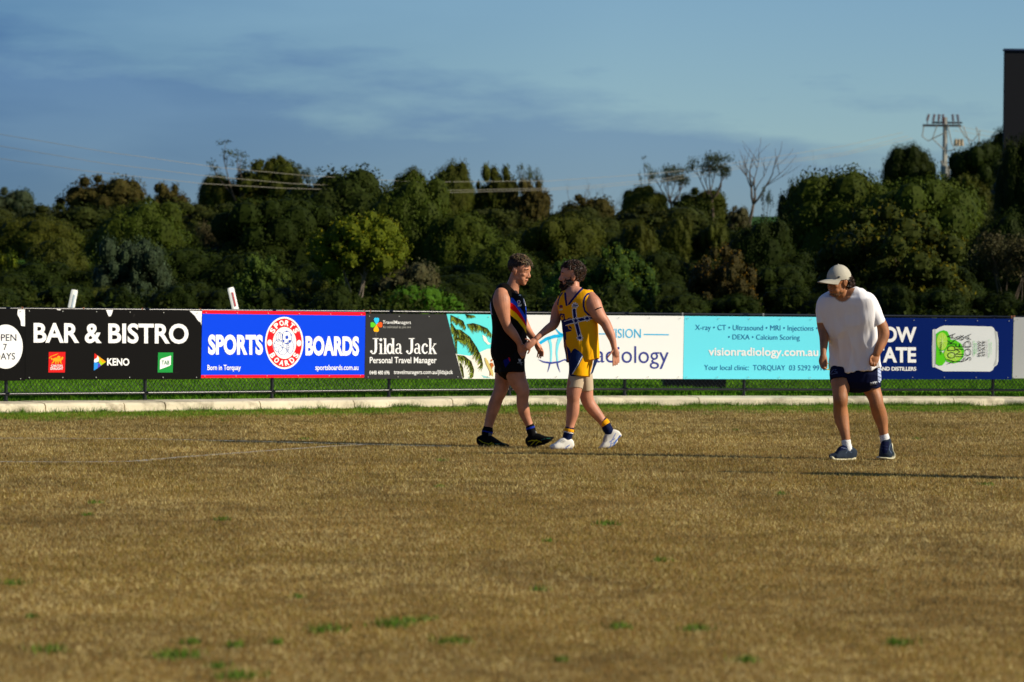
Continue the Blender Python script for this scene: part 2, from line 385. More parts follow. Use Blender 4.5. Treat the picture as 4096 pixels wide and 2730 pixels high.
# ------------------------------------------------------------------ kerb
kerb_joints_px = [-900, -420, 88, 402, 561, 932, 1299, 1713, 2222, 2740, 3247, 3748, 4300, 4800]
def fpos(X):   # point on fence line & its normal
    e = .15; t_ = Vector((2 * e, fenceY(X + e) - fenceY(X - e), 0)).normalized(); return Vector((X, fenceY(X), 0)), Vector((t_.y, -t_.x, 0))
KX = []
for s_ in kerb_joints_px:
    X = (s_ - 2048) / FPX * fenceD(s_) if True else 0
    KX.append(X)
kb = MB()
prof = [(.05, -.1), (.05, KERB_TOP), (-.50, KERB_TOP - .004), (-.585, KERB_TOP - .014), (-.612, KERB_TOP - .04), (-.64, -.1)]
for a, b in zip(KX, KX[1:]):
    nseg = 5; base = len(kb.v); zt = random.uniform(-.004, .004)
    st = []
    for i in range(nseg + 1):
        X = a + .006 + (b - a - .012) * i / nseg; p, nn = fpos(X)
        st.append([p + nn * (-o_) + Vector((0, 0, z_ + (zt if z_ > 0 else 0))) for o_, z_ in prof])
    vs = [v for r_ in st for v in r_]; m_ = len(prof); fs = []
    for i in range(nseg):
        for k_ in range(m_ - 1): fs.append((i * m_ + k_, i * m_ + k_ + 1, (i + 1) * m_ + k_ + 1, (i + 1) * m_ + k_))
    fs.append(tuple(range(m_))); fs.append(tuple(nseg * m_ + k_ for k_ in range(m_ - 1, -1, -1)))
    kb.add(vs, fs)
kerb = kb.build('kerb', mat('kerb_concrete', '#d2c7a8', rough=.85, noise_amt=.16, noise_scale=2.2, bump=.25, bump_scale=40, wear=('#7c7058', 2.6, .50, .6)))
tag(kerb, 'pale concrete kerb of jointed blocks along the edge of the oval', kind='structure')

# ------------------------------------------------------------------ fence
fence = empty('chain_link_fence', tuple(FP[6]), 'black chain-link fence with pipe rails running along the kerb', 'fence')
BLK = mat('black_pipe', '#101114', rough=.32, spec=.6)
RAILZ = KERB_TOP + 1.115; BOTZ = KERB_TOP + .085
rail = MB(); bot = MB()
rail.tube([p + Vector((0, 0, RAILZ)) for p in FP], .0175, 10)
bot.tube([p + Vector((0, 0, BOTZ)) for p in FP], .017, 10)
rail.build('top_rail', BLK, fence, smooth=True); bot.build('bottom_rail', BLK, fence, smooth=True)
for p in FP:
    pb = MB(); pb.tube([p + Vector((0, 0, KERB_TOP - .03)), p + Vector((0, 0, RAILZ - .01))], .022, 12)
    for zz in (BOTZ, RAILZ):
        pb.tube([p + Vector((-.045, 0, zz)), p + Vector((.045, 0, zz))], .0235, 10)
    pb.tube([p + Vector((0, 0, KERB_TOP - .01)), p + Vector((0, 0, KERB_TOP + .012))], .032, 12)
    pb.build('post', BLK, fence, smooth=False)
wm = MB()
cum = [0]
for a, b in zip(FP, FP[1:]): cum.append(cum[-1] + (b - a).length)
def along(s_):
    s_ = max(0, min(cum[-1] - 1e-4, s_))
    for i in range(len(cum) - 1):
        if s_ <= cum[i + 1]: return FP[i].lerp(FP[i + 1], (s_ - cum[i]) / (cum[i + 1] - cum[i]))
H = RAILZ - BOTZ; pitch = .058
ns = int(cum[-1] / pitch)
for sg in (1, -1):
    for i in range(-18, ns + 18):
        s0 = i * pitch; s1 = s0 + sg * H * .85
        if min(s0, s1) < 0 or max(s0, s1) > cum[-1]: continue
        pts = [along(s0 + (s1 - s0) * k_ / 4) + Vector((0, .003 * sg, BOTZ + .012 + (H - .03) * k_ / 4)) for k_ in range(5)]
        wm.tube(pts, .0034, 3, cap=False)
wm.build('wire_mesh', mat('black_wire', '#15171a', rough=.35, spec=.6), fence)
# wire clips on both rails
for sx_ in (88, 333, 568, 800, 1130, 1455, 1480, 2729, 3052, 4042, 4052):
    X = (sx_ - 2048) / FPX * fenceD(sx_); p = Vector((X, fenceY(X), RAILZ))
    c_ = MB(); c_.tube([p + Vector((-.011, 0, 0)), p + Vector((.011, 0, 0))], .0225, 10); c_.box(p + Vector((-.010, -.03, -.05)), p + Vector((.010, -.021, 0)))
    t_ = c_.build('strap', mat('rusty_strap', '#8a5a3c', rough=.7) if sx_ not in (2729, 3052) else mat('grey_strap', '#8f8f88', rough=.7), fence)
# ------------------------------------------------------------------ advertising boards
def conv(x0, y0, s): return lambda p: (x0 + p[0] / s, y0 + p[1] / s)
C5 = conv(0, 1150, 2.851); C6 = conv(780, 1150, 2.851); C7 = conv(1430, 1200, 3.563); C8 = conv(2350, 1200, 2.353); C9 = conv(3400, 1180, 3.336)
CH = conv(1950, 1340, 7.843); CB = conv(2200, 1140, 3.92)
class Board:
    def __init__(s, tl, tr, bl, br, label, col, **mk):
        s.tl, s.tr, s.bl, s.br = tl, tr, bl, br
        # plane through the two ends, hung 3.5 cm in front of the fence
        def foot(sx_):
            X = (sx_ - 2048) / FPX * fenceD(sx_); p, nn = fpos(X); return p + nn * .085
        s.A = foot((tl[0] + bl[0]) / 2); s.B = foot((tr[0] + br[0]) / 2)
        s.t = (s.B - s.A).normalized(); s.n = Vector((s.t.y, -s.t.x, 0))    # towards the camera
        s.layer = 0
        base = (s.A + s.B) / 2; base.z = min(s.pt(bl).z, s.pt(br).z)
        s.root = empty('advertising_board', tuple(base), label, 'sign', 'advertising boards hung along the boundary fence')
        th = .008
        q = [s.pt(p) for p in (bl, br, tr, tl)]
        m = MB(); m.add(q + [v - s.n * th for v in q], [(0, 1, 2, 3), (7, 6, 5, 4), (0, 4, 5, 1), (1, 5, 6, 2), (2, 6, 7, 3), (3, 7, 4, 0)])
        m.build('panel', mat('panel_' + col.strip('#'), col, rough=.5, spec=.05, **mk), s.root)
        for (a, b, off) in ((tl, tr, 9), (bl, br, -8)):
            for i in range(6):
                f = (i + .12) / 5.25; c_ = (a[0] + (b[0] - a[0]) * f, a[1] + (b[1] - a[1]) * f + off)
                w = s.pt(c_, 6); sc_ = MB(); sc_.tube([w, w + s.n * .003], .007, 6)
                sc_.build('screw', mat('screw_steel', '#a8a8a0', rough=.4, metal=.6), s.root)
    def pt(s, p, layer=0):
        d = ray(*p); o = Vector((0, 0, CAMZ)); P0 = s.A + s.n * (.0016 * layer)
        t_ = (P0 - o).dot(s.n) / d.dot(s.n); return o + d * t_
    def poly(s, name, cv, pts, col, layer=1, **mk):
        b = MB(); b.add([s.pt(cv(p), layer) for p in pts], [tuple(range(len(pts)))]); return s.fin(name, b, col, **mk)
    def fin(s, name, b, col, **mk):
        return b.build(name, mat('ink_' + col.strip('#'), col, rough=.5, spec=.05, **mk), s.root)
    def polys(s, name, cv, lst, col, layer=1):
        b = MB()
        for pts in lst: b.add([s.pt(cv(p), layer) for p in pts], [tuple(range(len(pts)))])
        return s.fin(name, b, col)
    def stroke(s, b, cv, pts, w, layer=2, closed=False):
        n = len(pts); ws = w if hasattr(w, '__len__') else [w] * n
        L = []
        for i in range(n):
            if closed: a_, c_ = pts[i - 1], pts[(i + 1) % n]
            else: a_, c_ = pts[max(0, i - 1)], pts[min(n - 1, i + 1)]
            dx, dy = c_[0] - a_[0], c_[1] - a_[1]; l_ = math.hypot(dx, dy) or 1
            nx, ny = -dy / l_ * ws[i] / 2, dx / l_ * ws[i] / 2
            L.append((s.pt(cv((pts[i][0] + nx, pts[i][1] + ny)), layer), s.pt(cv((pts[i][0] - nx, pts[i][1] - ny)), layer)))
        vs = [v for q in L for v in q]; fs = []
        for i in range(n if closed else n - 1):
            j = (i + 1) % n; fs.append((2 * i, 2 * i + 1, 2 * j + 1, 2 * j))
        b.add(vs, fs)
    def text(s, txt, cv, p00, p10, p01, col, off=0.0, layer=2, name='lettering', space=1.0):
        """p00 ink bottom-left, p10 ink bottom-right, p01 ink top-left in crop pixels"""
        me = text_mesh(txt, off, space)
        n = len(me.vertices); co = np.zeros(n * 3); me.vertices.foreach_get('co', co); co = co.reshape(-1, 3)
        mn = co.min(0); mxv = co.max(0); b = MB(); vs = []
        for v in co:
            u = (v[0] - mn[0]) / (mxv[0] - mn[0] or 1); w = (v[1] - mn[1]) / (mxv[1] - mn[1] or 1)
            p = (p00[0] + (p10[0] - p00[0]) * u + (p01[0] - p00[0]) * w, p00[1] + (p10[1] - p00[1]) * u + (p01[1] - p00[1]) * w)
            vs.append(s.pt(cv(p), layer))
        b.add(vs, [tuple(p.vertices) for p in me.polygons]); bpy.data.meshes.remove(me)
        return s.fin(name, b, col)
    def tline(s, txt, cv, x0, x1, yt, yb, col, slope=0.0, **k):
        return s.text(txt, cv, (x0, yb), (x1, yb + slope), (x0, yt), col, **k)
def text_mesh(txt, off, space=1.0):
    c = bpy.data.curves.new('t', 'FONT'); c.body = txt; c.size = 1; c.offset = off; c.space_character = space; c.resolution_u = 4
    o = bpy.data.objects.new('t', c); COL.objects.link(o)
    dg = bpy.context.evaluated_depsgraph_get(); dg.update()
    me = bpy.data.meshes.new_from_object(o.evaluated_get(dg)); bpy.data.objects.remove(o); bpy.data.curves.remove(c); return me
def ellp(cx, cy, rx, ry, n=40, a0=0, a1=360): return [(cx + rx * math.cos(R(a0 + (a1 - a0) * i / (n if a1 - a0 < 360 else n))), cy + ry * math.sin(R(a0 + (a1 - a0) * i / n))) for i in range(n if a1 - a0 >= 360 else n + 1)]

W = '#f2f2ee'
# open seven days board (cut by the left edge of the view)
b0 = Board((-620, 1232), (100, 1237.7), (-620, 1529), (100, 1523.5), 'black board with a white oval reading OPEN 7 DAYS, leftmost on the fence', '#0d0c0b', wear=('#6b6860', 9, .66, .5))
b0.poly('oval', C5, ellp(65, 677, 195, 252), W)
b0.tline('OPEN', C5, -78, 187, 535, 612, '#22283a', off=.005); b0.tline('7', C5, 38, 80, 645, 718, '#22283a', off=.005); b0.tline('DAYS', C5, -58, 172, 748, 825, '#22283a', off=.005)
b0.poly('torn_patch', C5, [(205, 252), (285, 252), (285, 445), (240, 440), (235, 385), (218, 345), (203, 322), (198, 290)], W)
# bar and bistro
b1 = Board((101, 1235), (806.5, 1244), (101, 1519), (803, 1518), 'scuffed black board reading BAR & BISTRO with torn white patches', '#0d0c0b', wear=('#6b6860', 9, .66, .5))
b1.text('BAR & BISTRO', C5, (383, 634), (2150, 646), (383, 404), W, off=.028)
for pts in ([(1210, 258), (1288, 258), (1278, 300), (1262, 330), (1240, 332), (1230, 312), (1222, 290)], [(2160, 268), (2303, 272), (2296, 435), (2288, 400), (2262, 385), (2240, 355), (2222, 325), (2195, 300)], [(645, 250), (695, 252), (688, 262), (655, 260)]):
    b1.poly('torn_patch', C5, pts, W)
b1.poly('emblem', C5, [(557, 738), (747, 738), (740, 972), (551, 972)], '#d21c1c')
b1.polys('emblem', C5, [[(600, 815), (640, 800), (690, 812), (712, 790), (722, 800), (716, 822), (705, 830), (690, 845), (640, 850), (605, 840)], [(655, 785), (672, 780), (690, 792), (684, 812), (655, 812), (650, 798)],
    [(605, 835), (622, 840), (612, 858), (590, 872), (585, 866), (600, 853)], [(635, 842), (650, 842), (640, 860), (645, 876), (632, 874), (628, 858)], [(680, 838), (700, 838), (696, 856), (708, 872), (696, 874), (684, 856)], [(660, 842), (672, 842), (668, 870), (656, 874)],
    [(556, 808), (572, 790), (600, 778), (640, 762), (668, 754), (640, 772), (600, 786), (575, 798), (562, 812)], [(575, 805), (592, 806), (602, 822), (590, 830), (580, 818)]], '#e0a11e', layer=2)
b1.tline('CARLTON', C5, 582, 712, 882, 908, W, off=.02, layer=3); b1.tline('DRAUGHT', C5, 575, 718, 913, 942, W, off=.02, layer=3)
b1.poly('emblem', C5, [(1078, 752), (1112, 778), (1104, 808), (1075, 822)], '#d8261c'); b1.poly('emblem', C5, [(1112, 778), (1210, 850), (1170, 862), (1130, 812)], '#f0a018')
b1.poly('emblem', C5, [(1104, 808), (1112, 778), (1130, 812), (1122, 845), (1100, 856), (1073, 856), (1075, 822)], W); b1.poly('emblem', C5, [(1130, 812), (1170, 862), (1210, 850), (1152, 893), (1138, 872), (1122, 845)], '#a8c81c')
b1.poly('emblem', C5, [(1073, 856), (1100, 856), (1122, 860), (1110, 925), (1070, 950)], '#2a8fe0'); b1.poly('emblem', C5, [(1122, 860), (1138, 872), (1152, 893), (1110, 925)], '#5040b8')
b1.tline('KENO', C5, 1222, 1475, 808, 893, W, off=.03, slope=2)
b1.poly('emblem', C5, [(1803, 744), (1975, 744), (1970, 972), (1798, 972)], '#1d8f3c'); b1.poly('emblem', C5, [(1826, 830), (1840, 814), (1950, 780), (1948, 880), (1935, 895), (1823, 937)], W, layer=2)
b1.tline('TAB', C5, 1843, 1932, 835, 882, '#1d7a4c', off=.015, layer=3)
# sports boards
b2 = Board((809.8, 1242), (1462, 1250), (804, 1513), (1457, 1511), 'bright blue board with red edges reading SPORTS BOARDS around a round badge', '#0040dc')
b2.poly('stripe', C6, [(85, 263), (1945, 286), (1943, 323), (84, 300)], '#f01420'); b2.poly('stripe', C6, [(70, 1001), (1931, 998), (1929, 1030), (68, 1034)], '#e81428')
b2.tline('SPORTS', C6, 150, 775, 538, 770, W, slope=3, off=.045); b2.tline('BOARDS', C6, 1260, 1870, 555, 780, W, slope=4, off=.045)
b2.tline('Born in Torquay', C6, 142, 522, 885, 963, W, off=.014); b2.tline('sportsboards.com.au', C6, 1373, 1863, 885, 962, W, off=.012)
b2.poly('badge', C6, ellp(1018, 635, 219, 298, 56), W); b2.poly('badge', C6, ellp(1018, 635, 201, 278, 56), '#ee1c26', layer=2); b2.poly('badge', C6, ellp(1021, 635, 134, 182, 48), W, layer=3)
b2.polys('badge', C6, [ellp(852, 632, 27, 36, 20), ellp(1187, 637, 27, 36, 20)], W, layer=3)
for word, sgn, a0, a1 in (('SPORTS', 1, 218, 322), ('BOARDS', -1, 142, 38)):
    for i, chh in enumerate(word):
        a = R(a0 + (a1 - a0) * i / 5); cx, cy = 1018 + 168 * math.cos(a), 635 + 230 * math.sin(a)
        tx, ty = -168 * math.sin(a) * sgn, 230 * math.cos(a) * sgn; l_ = math.hypot(tx, ty); tx /= l_; ty /= l_
        ux, uy = ty, -tx; w_, h_ = 25, 31
        b2.text(chh, C6, (cx - tx * w_ - ux * h_, cy - ty * w_ - uy * h_), (cx + tx * w_ - ux * h_, cy + ty * w_ - uy * h_), (cx - tx * w_ + ux * h_, cy - ty * w_ + uy * h_), W, off=.04, layer=3)
k = MB()
for e in (ellp(1048, 572, 55, 74, 24), ellp(962, 570, 38, 56, 20), ellp(952, 668, 54, 70, 22), ellp(1085, 678, 38, 76, 22), ellp(1000, 728, 50, 40, 18)): b2.stroke(k, C6, e, 5, 4, closed=True)
for e in (ellp(935, 560, 42, 60, 10, -50, 50), ellp(990, 570, 42, 60, 10, 130, 230), [(902, 640), (960, 655), (1005, 690)], [(905, 690), (950, 680), (1004, 650)], [(1060, 610), (1075, 680), (1062, 740)], [(1050, 655), (1075, 668)], [(1050, 680), (1078, 690)], [(1048, 700), (1075, 712)]): b2.stroke(k, C6, e, 4, 4)
b2.fin('badge', k, '#3058b0')
b2.polys('badge', C6, [ellp(1048, 570, 20, 25, 5), ellp(1010, 612, 13, 17, 5), ellp(1082, 620, 13, 17, 5), ellp(1046, 502, 15, 9, 6), ellp(1000, 545, 8, 14, 5), ellp(1097, 545, 8, 14, 5), ellp(1048, 640, 20, 9, 5)], '#1c48c0', layer=4)
# travel managers
b3 = Board((1463, 1256), (2090, 1260.5), (1458, 1516.6), (2086, 1516), 'dark grey board reading Jilda Jack with a palm beach picture', '#303030', noise_amt=.06, noise_scale=4)
b3.tline('TravelManagers', C7, 360, 762, 296, 358, W, slope=2, off=.002); b3.tline('As individual as you are', C7, 360, 760, 370, 416, '#a8a8a0', off=0)
for (x_, y_, c_, a_) in ((272, 302, '#2cc0f0', 90), (228, 356, '#5cc828', 0), (312, 356, '#f05a1c', 180), (268, 410, '#f8b414', 270)):
    ux, uy = (272 - x_), (356 - y_); l_ = math.hypot(ux, uy) or 1; ux /= l_; uy /= l_; vx, vy = -uy, ux
    H_ = [(0, -40), (18, -44), (34, -34), (38, -16), (30, 8), (0, 48), (-30, 8), (-38, -16), (-34, -34), (-18, -44)]
    b3.poly('clover_emblem', C7, [(x_ + vx * p - -ux * q, y_ + vy * p - -uy * q * 1.1) for p, q in H_], c_, layer=2)
k = MB(); b3.stroke(k, C7, [(266, 450), (263, 520)], 5, 2); b3.fin('clover_emblem', k, '#808078')
b3.tline('Personal Travel Manager', C7, 175, 1127, 816, 932, W, slope=0, off=.012); b3.tline('0448 480 696', C7, 170, 458, 1010, 1066, W, off=.008); b3.tline('travelmanagers.com.au/jildajack', C7, 517, 1360, 1000, 1078, W, off=.005)
k = MB()
for dx in (0, 512):
    b3.stroke(k, C7, [(218 + dx, 553), (300 + dx, 553)], 12); b3.stroke(k, C7, [(262 + dx, 552), (262 + dx, 700), (256 + dx, 740), (238 + dx, 764), (212 + dx, 768), (196 + dx, 748)], [34, 34, 32, 24, 14, 12])
    k.add([b3.pt(C7(p), 2) for p in ellp(197 + dx, 738, 17, 18, 14)], [tuple(range(14))])
k.add([b3.pt(C7(p), 2) for p in ellp(332, 570, 20, 21, 14)], [tuple(range(14))])
for x0, yt in ((333, 622), (395, 550), (508, 550), (1037, 550)):
    b3.stroke(k, C7, [(x0, yt), (x0, 768)], 28); b3.stroke(k, C7, [(x0 - 28, yt + 4), (x0, yt + 4)], 10); b3.stroke(k, C7, [(x0 - 28 if x0 != 508 else x0, 768), (x0 + 28, 768)], 10)
b3.stroke(k, C7, ellp(462, 697, 34, 66, 28), [20 + 10 * abs(math.cos(2 * math.pi * i / 28)) for i in range(28)], closed=True)
for dx in (0, 268):
    b3.stroke(k, C7, [(560 + dx, 655), (566 + dx, 635), (585 + dx, 626), (602 + dx, 636), (608 + dx, 662), (608 + dx, 745), (616 + dx, 764), (638 + dx, 764)], [20, 14, 12, 18, 26, 26, 18, 10])
    b3.stroke(k, C7, ellp(577 + dx, 728, 28, 36, 20), [12 + 12 * max(0, -math.cos(2 * math.pi * i / 20)) for i in range(20)], closed=True)
b3.stroke(k, C7, ellp(964, 697, 38, 66, 24, 35, 318), [10 + 18 * math.sin(math.pi * i / 24) for i in range(25)]); k.add([b3.pt(C7(p), 2) for p in ellp(988, 655, 15, 17, 12)], [tuple(range(12))])
b3.stroke(k, C7, [(1105, 630), (1048, 708)], 12); b3.stroke(k, C7, [(1066, 680), (1110, 768)], 26); b3.stroke(k, C7, [(1084, 629), (1124, 629)], 10); b3.stroke(k, C7, [(1086, 768), (1130, 768)], 10)
b3.fin('lettering', k, W)
b3.poly('beach_picture', C7, [(1270, 203), (2352, 216), (2337, 1126), (1497, 1126)], '#5fd8d8', layer=1)
b3.poly('beach_picture', C7, [(1400, 770), (1600, 800), (1750, 745), (1850, 700), (2000, 690), (2342, 660), (2337, 1126), (1497, 1126)], '#e4e2d4', layer=2)
b3.polys('beach_picture', C7, [[(1780, 500), (1830, 530), (1860, 600), (1905, 630), (1860, 640), (1800, 580)], [(1600, 880), (1700, 850), (1800, 900), (1720, 960), (1620, 950)]], '#f0e6d8', layer=3)
b3.polys('beach_picture', C7, [[(1760, 1070), (1860, 1095), (1900, 1118), (1800, 1115)], [(1560, 1100), (1640, 1110), (1600, 1122)]], '#8cc0c0', layer=3)
pr = random.Random(5)
def fronds(curve, n, ln, col, down, layer):
    k_ = MB()
    for i in range(n):
        f = pr.random(); j = min(len(curve) - 2, int(f * (len(curve) - 1))); g_ = f * (len(curve) - 1) - j
        x_ = curve[j][0] + (curve[j + 1][0] - curve[j][0]) * g_; y_ = curve[j][1] + (curve[j + 1][1] - curve[j][1]) * g_
        a = math.atan2(curve[j + 1][1] - curve[j][1], curve[j + 1][0] - curve[j][0]) + pr.choice((.5, .9, 1.2, -.5 if not down else .7)) * (1 if pr.random() < .85 or down else -1)
        l_ = ln * pr.uniform(.5, 1.2) * (1.1 - .5 * f); ex, ey = x_ + l_ * math.cos(a), y_ + l_ * math.sin(a) + l_ * .25
        ex = max(ex, 1275 + (ey - 203) * .246)
        x_ = max(x_, 1275 + (y_ - 203) * .246); ey = min(ey, 1122)
        b3.stroke(k_, C7, [(x_, y_), ((x_ + ex) / 2 + 3, (y_ + ey) / 2 - 4), (ex, ey)], [4, 9, 1], layer)
    b3.stroke(k_, C7, curve, [8] * (len(curve) - 1) + [2], layer)
    b3.fin('palm_fronds', k_, col)
for (cv_, n_, l_) in (([(1330, 220), (1420, 260), (1500, 300), (1540, 380)], 90, 90), ([(1540, 210), (1580, 215), (1660, 225)], 40, 60), ([(1560, 350), (1650, 335), (1760, 370), (1850, 410), (1905, 480)], 90, 110), ([(1360, 420), (1470, 430), (1600, 530), (1700, 680), (1760, 800), (1790, 920)], 150, 150),
                      ([(1400, 560), (1500, 500), (1620, 560), (1660, 700)], 90, 130), ([(1340, 330), (1400, 420), (1420, 560), (1415, 740)], 90, 90), ([(1420, 790), (1520, 800), (1620, 880), (1660, 1000), (1650, 1100)], 110, 120), ([(1460, 900), (1500, 960), (1520, 1100)], 60, 80)):
    fronds(cv_, n_, l_, '#4a5a14', True, 3); fronds(cv_, n_ // 2, l_ * .9, '#8a9a30', True, 4); fronds(cv_, n_ // 3, l_ * .7, '#2c3010', True, 5)
b3.poly('surfer_picture', C7, [(1812, 825), (1828, 826), (1860, 870), (1885, 930), (1925, 1000), (1938, 1060), (1932, 1095), (1905, 1060), (1875, 1000), (1835, 920), (1816, 860)], '#c8b46a', layer=6)
b3.polys('surfer_picture', C7, [ellp(1914, 862, 12, 16, 10), [(1890, 900), (1925, 895), (1945, 935), (1935, 960), (1922, 930), (1925, 970), (1915, 990), (1900, 950)], [(1888, 1010), (1902, 1050), (1896, 1085), (1888, 1080)]], '#b8642c', layer=7)
# vision radiology, white half
b4 = Board((2093, 1260), (2736, 1265), (2089, 1515.5), (2731, 1516.6), 'white board reading VISION radiology with a blue line logo', '#eceee8', wear=('#b8b8b0', 3, .70, .3))
b4.tline('VISION', C8, 198, 503, 272, 358, '#28b4e4', slope=2, off=.0); k = MB(); b4.stroke(k, C8, [(60, 320), (178, 322)], 9); b4.stroke(k, C8, [(530, 326), (765, 329)], 10); b4.fin('rule_line', k, '#28b4e4')
b4.text('radiology', C8, (8, 641), (765, 652), (8, 430), '#39418c', off=-.002)
k = MB(); b4.stroke(k, CH, [(1500, 420), (1640, 270), (1850, 130), (2100, 50), (2353, 20), (2700, 40), (3050, 110), (3300, 260), (3420, 420)], [5, 90, 105, 105, 100, 105, 105, 90, 5]); b4.stroke(k, CH, [(2080, -260), (2250, -60), (2353, 0), (2500, -60), (2620, -260)], [4, 60, 80, 60, 4]); b4.fin('logo', k, '#22b8ea')
k = MB(); b4.stroke(k, CH, [(1920, 80), (1985, 300), (2000, 560), (1990, 850)], [100, 80, 60, 45]); b4.stroke(k, CH, [(2290, 60), (2200, 300), (2170, 560), (2195, 840)], [140, 90, 60, 45])
b4.stroke(k, CH, [(2920, 80), (2780, 300), (2740, 560), (2760, 850)], [100, 80, 60, 45]); b4.fin('logo', k, '#7ee4f2')
k = MB(); b4.stroke(k, CH, [(1590, 770), (1760, 850), (2000, 885), (2250, 850), (2420, 780), (2700, 850), (2950, 880), (3300, 770)], [4, 40, 55, 50, 40, 50, 50, 4], 3); b4.stroke(k, CH, [(1960, 900), (1930, 1040), (1885, 1180)], [44, 30, 5], 3); b4.stroke(k, CH, [(2190, 890), (2230, 1040), (2290, 1190)], [44, 30, 5], 3); b4.fin('logo', k, '#39469c')
# vision radiology, blue half
b5 = Board((2737.5, 1265), (3385, 1270), (2732.5, 1516.8), (3380, 1518.5), 'light blue board listing X-ray, CT, Ultrasound and a clinic phone number', '#70e6f6', wear=('#a8e8f0', 3, .68, .4))
T5 = '#2468a0'
b5.text('X-ray \u2022 CT \u2022 Ultrasound \u2022 MRI \u2022 Injections \u2022', C8, (1015, 300), (2168, 308), (1015, 234), T5, off=-.004)
b5.text('\u2022 DEXA \u2022 Calcium Scoring', C8, (1325, 388), (1998, 393), (1325, 325), T5, off=-.004)
b5.text('visionradiology.com.au', C8, (1138, 550), (2172, 555), (1138, 448), W, off=.022)
b5.text('Your local clinic:  TORQUAY  03 5292 9910', C8, (1100, 670), (2245, 675), (1100, 612), T5, off=-.004)
# distillery
b6 = Board((3387, 1271), (4053, 1276), (3382, 1517.5), (4047.5, 1518.7), 'navy board reading FLOW STATE with a picture of a white drink can', '#001c60')
b6.text('FLOW', C9, (215, 632), (888, 638), (215, 422), W, off=.035); b6.text('STATE', C9, (196, 904), (883, 908), (196, 694), W, off=.035); b6.text('BREWERS AND DISTILLERS', C9, (75, 1012), (883, 1014), (75, 960), W, off=.03)
b6.poly('can_picture', C9, [(1100, 475), (1112, 462), (1150, 460), (1200, 430), (1255, 411), (1500, 414), (1890, 424), (1915, 440), (1935, 480), (1965, 500), (1980, 600), (1980, 880), (1965, 935), (1925, 960), (1905, 1005), (1870, 1025), (1500, 1022), (1250, 1022), (1180, 990), (1130, 965), (1105, 968), (1096, 940), (1094, 700)], '#d9ddda', layer=1)
b6.polys('can_picture', C9, [[(1100, 480), (1112, 470), (1118, 700), (1112, 960), (1100, 940)], [(1128, 470), (1140, 466), (1146, 700), (1140, 955), (1128, 960)], [(1930, 480), (1962, 505), (1972, 700), (1955, 930), (1915, 955), (1945, 850), (1950, 650)]], '#b4b8b4', layer=2)
b6.poly('lime_picture', C9, [(1150, 520), (1200, 485), (1250, 472), (1300, 490), (1335, 560), (1350, 610), (1330, 680), (1270, 740), (1150, 760)], '#4cc41c', layer=3)
b6.polys('lime_picture', C9, [ellp(1230, 620, 72, 118, 24)], '#a8d848', layer=4); b6.poly('lime_picture', C9, [(1150, 740), (1230, 760), (1270, 860), (1275, 890), (1235, 940), (1190, 945), (1145, 920)], '#58c81c', layer=4)
b6.polys('lime_picture', C9, [[(1340, 600), (1400, 600), (1480, 650), (1525, 740), (1515, 830), (1450, 900), (1380, 915), (1290, 890), (1240, 790), (1290, 700)]], '#58c81c', layer=4); b6.polys('lime_picture', C9, [ellp(1375, 790, 118, 100, 24)], '#a4d444', layer=5)
k = MB()
for a in range(0, 360, 45): b6.stroke(k, C9, [(1230, 620), (1230 + 62 * math.cos(R(a)), 620 + 100 * math.sin(R(a)))], 5, 5); b6.stroke(k, C9, [(1375, 790), (1375 + 105 * math.cos(R(a + 20)), 790 + 88 * math.sin(R(a + 20)))], 5, 6)
b6.fin('lime_picture', k, '#d0ec90')
BK = '#191a22'
for (t_, x0, x1, y0, y1, o_) in (('VODKA', 1300, 1408, 925, 515, -.014), ('LIME &', 1412, 1520, 893, 535, -.014), ('SODA', 1528, 1618, 878, 520, -.014), ('FLOW', 1710, 1750, 820, 615, .01), ('STATE', 1765, 1803, 820, 615, .01), ('HIGHBALL', 1198, 1224, 795, 628, .0)):
    b6.text(t_, C9, (x1, y0), (x1, y1), (x0, y0), BK, off=o_, layer=7)
b6.text('CARBONATED WITH', C9, (1665, 820), (1665, 612), (1645, 820), '#4cb860', layer=7); b6.text('FRESH LIME', C9, (1693, 785), (1693, 645), (1673, 785), '#4cb860', layer=7)
k = MB(); b6.stroke(k, C9, [(1817, 820), (1817, 615)], 4, 7); b6.fin('lettering', k, '#70747a')
b6.text('330ML ALC/VOL 4.5', C9, (1862, 838), (1862, 600), (1846, 838), '#7cc488', layer=7); b6.text('1.2 STANDARD', C9, (1893, 800), (1893, 630), (1878, 800), '#7cc488', layer=7)
b7 = Board((4055, 1270), (4700, 1275), (4050, 1514), (4695, 1516), 'blank white board at the right-hand end of the fence', '#d9dbd4')

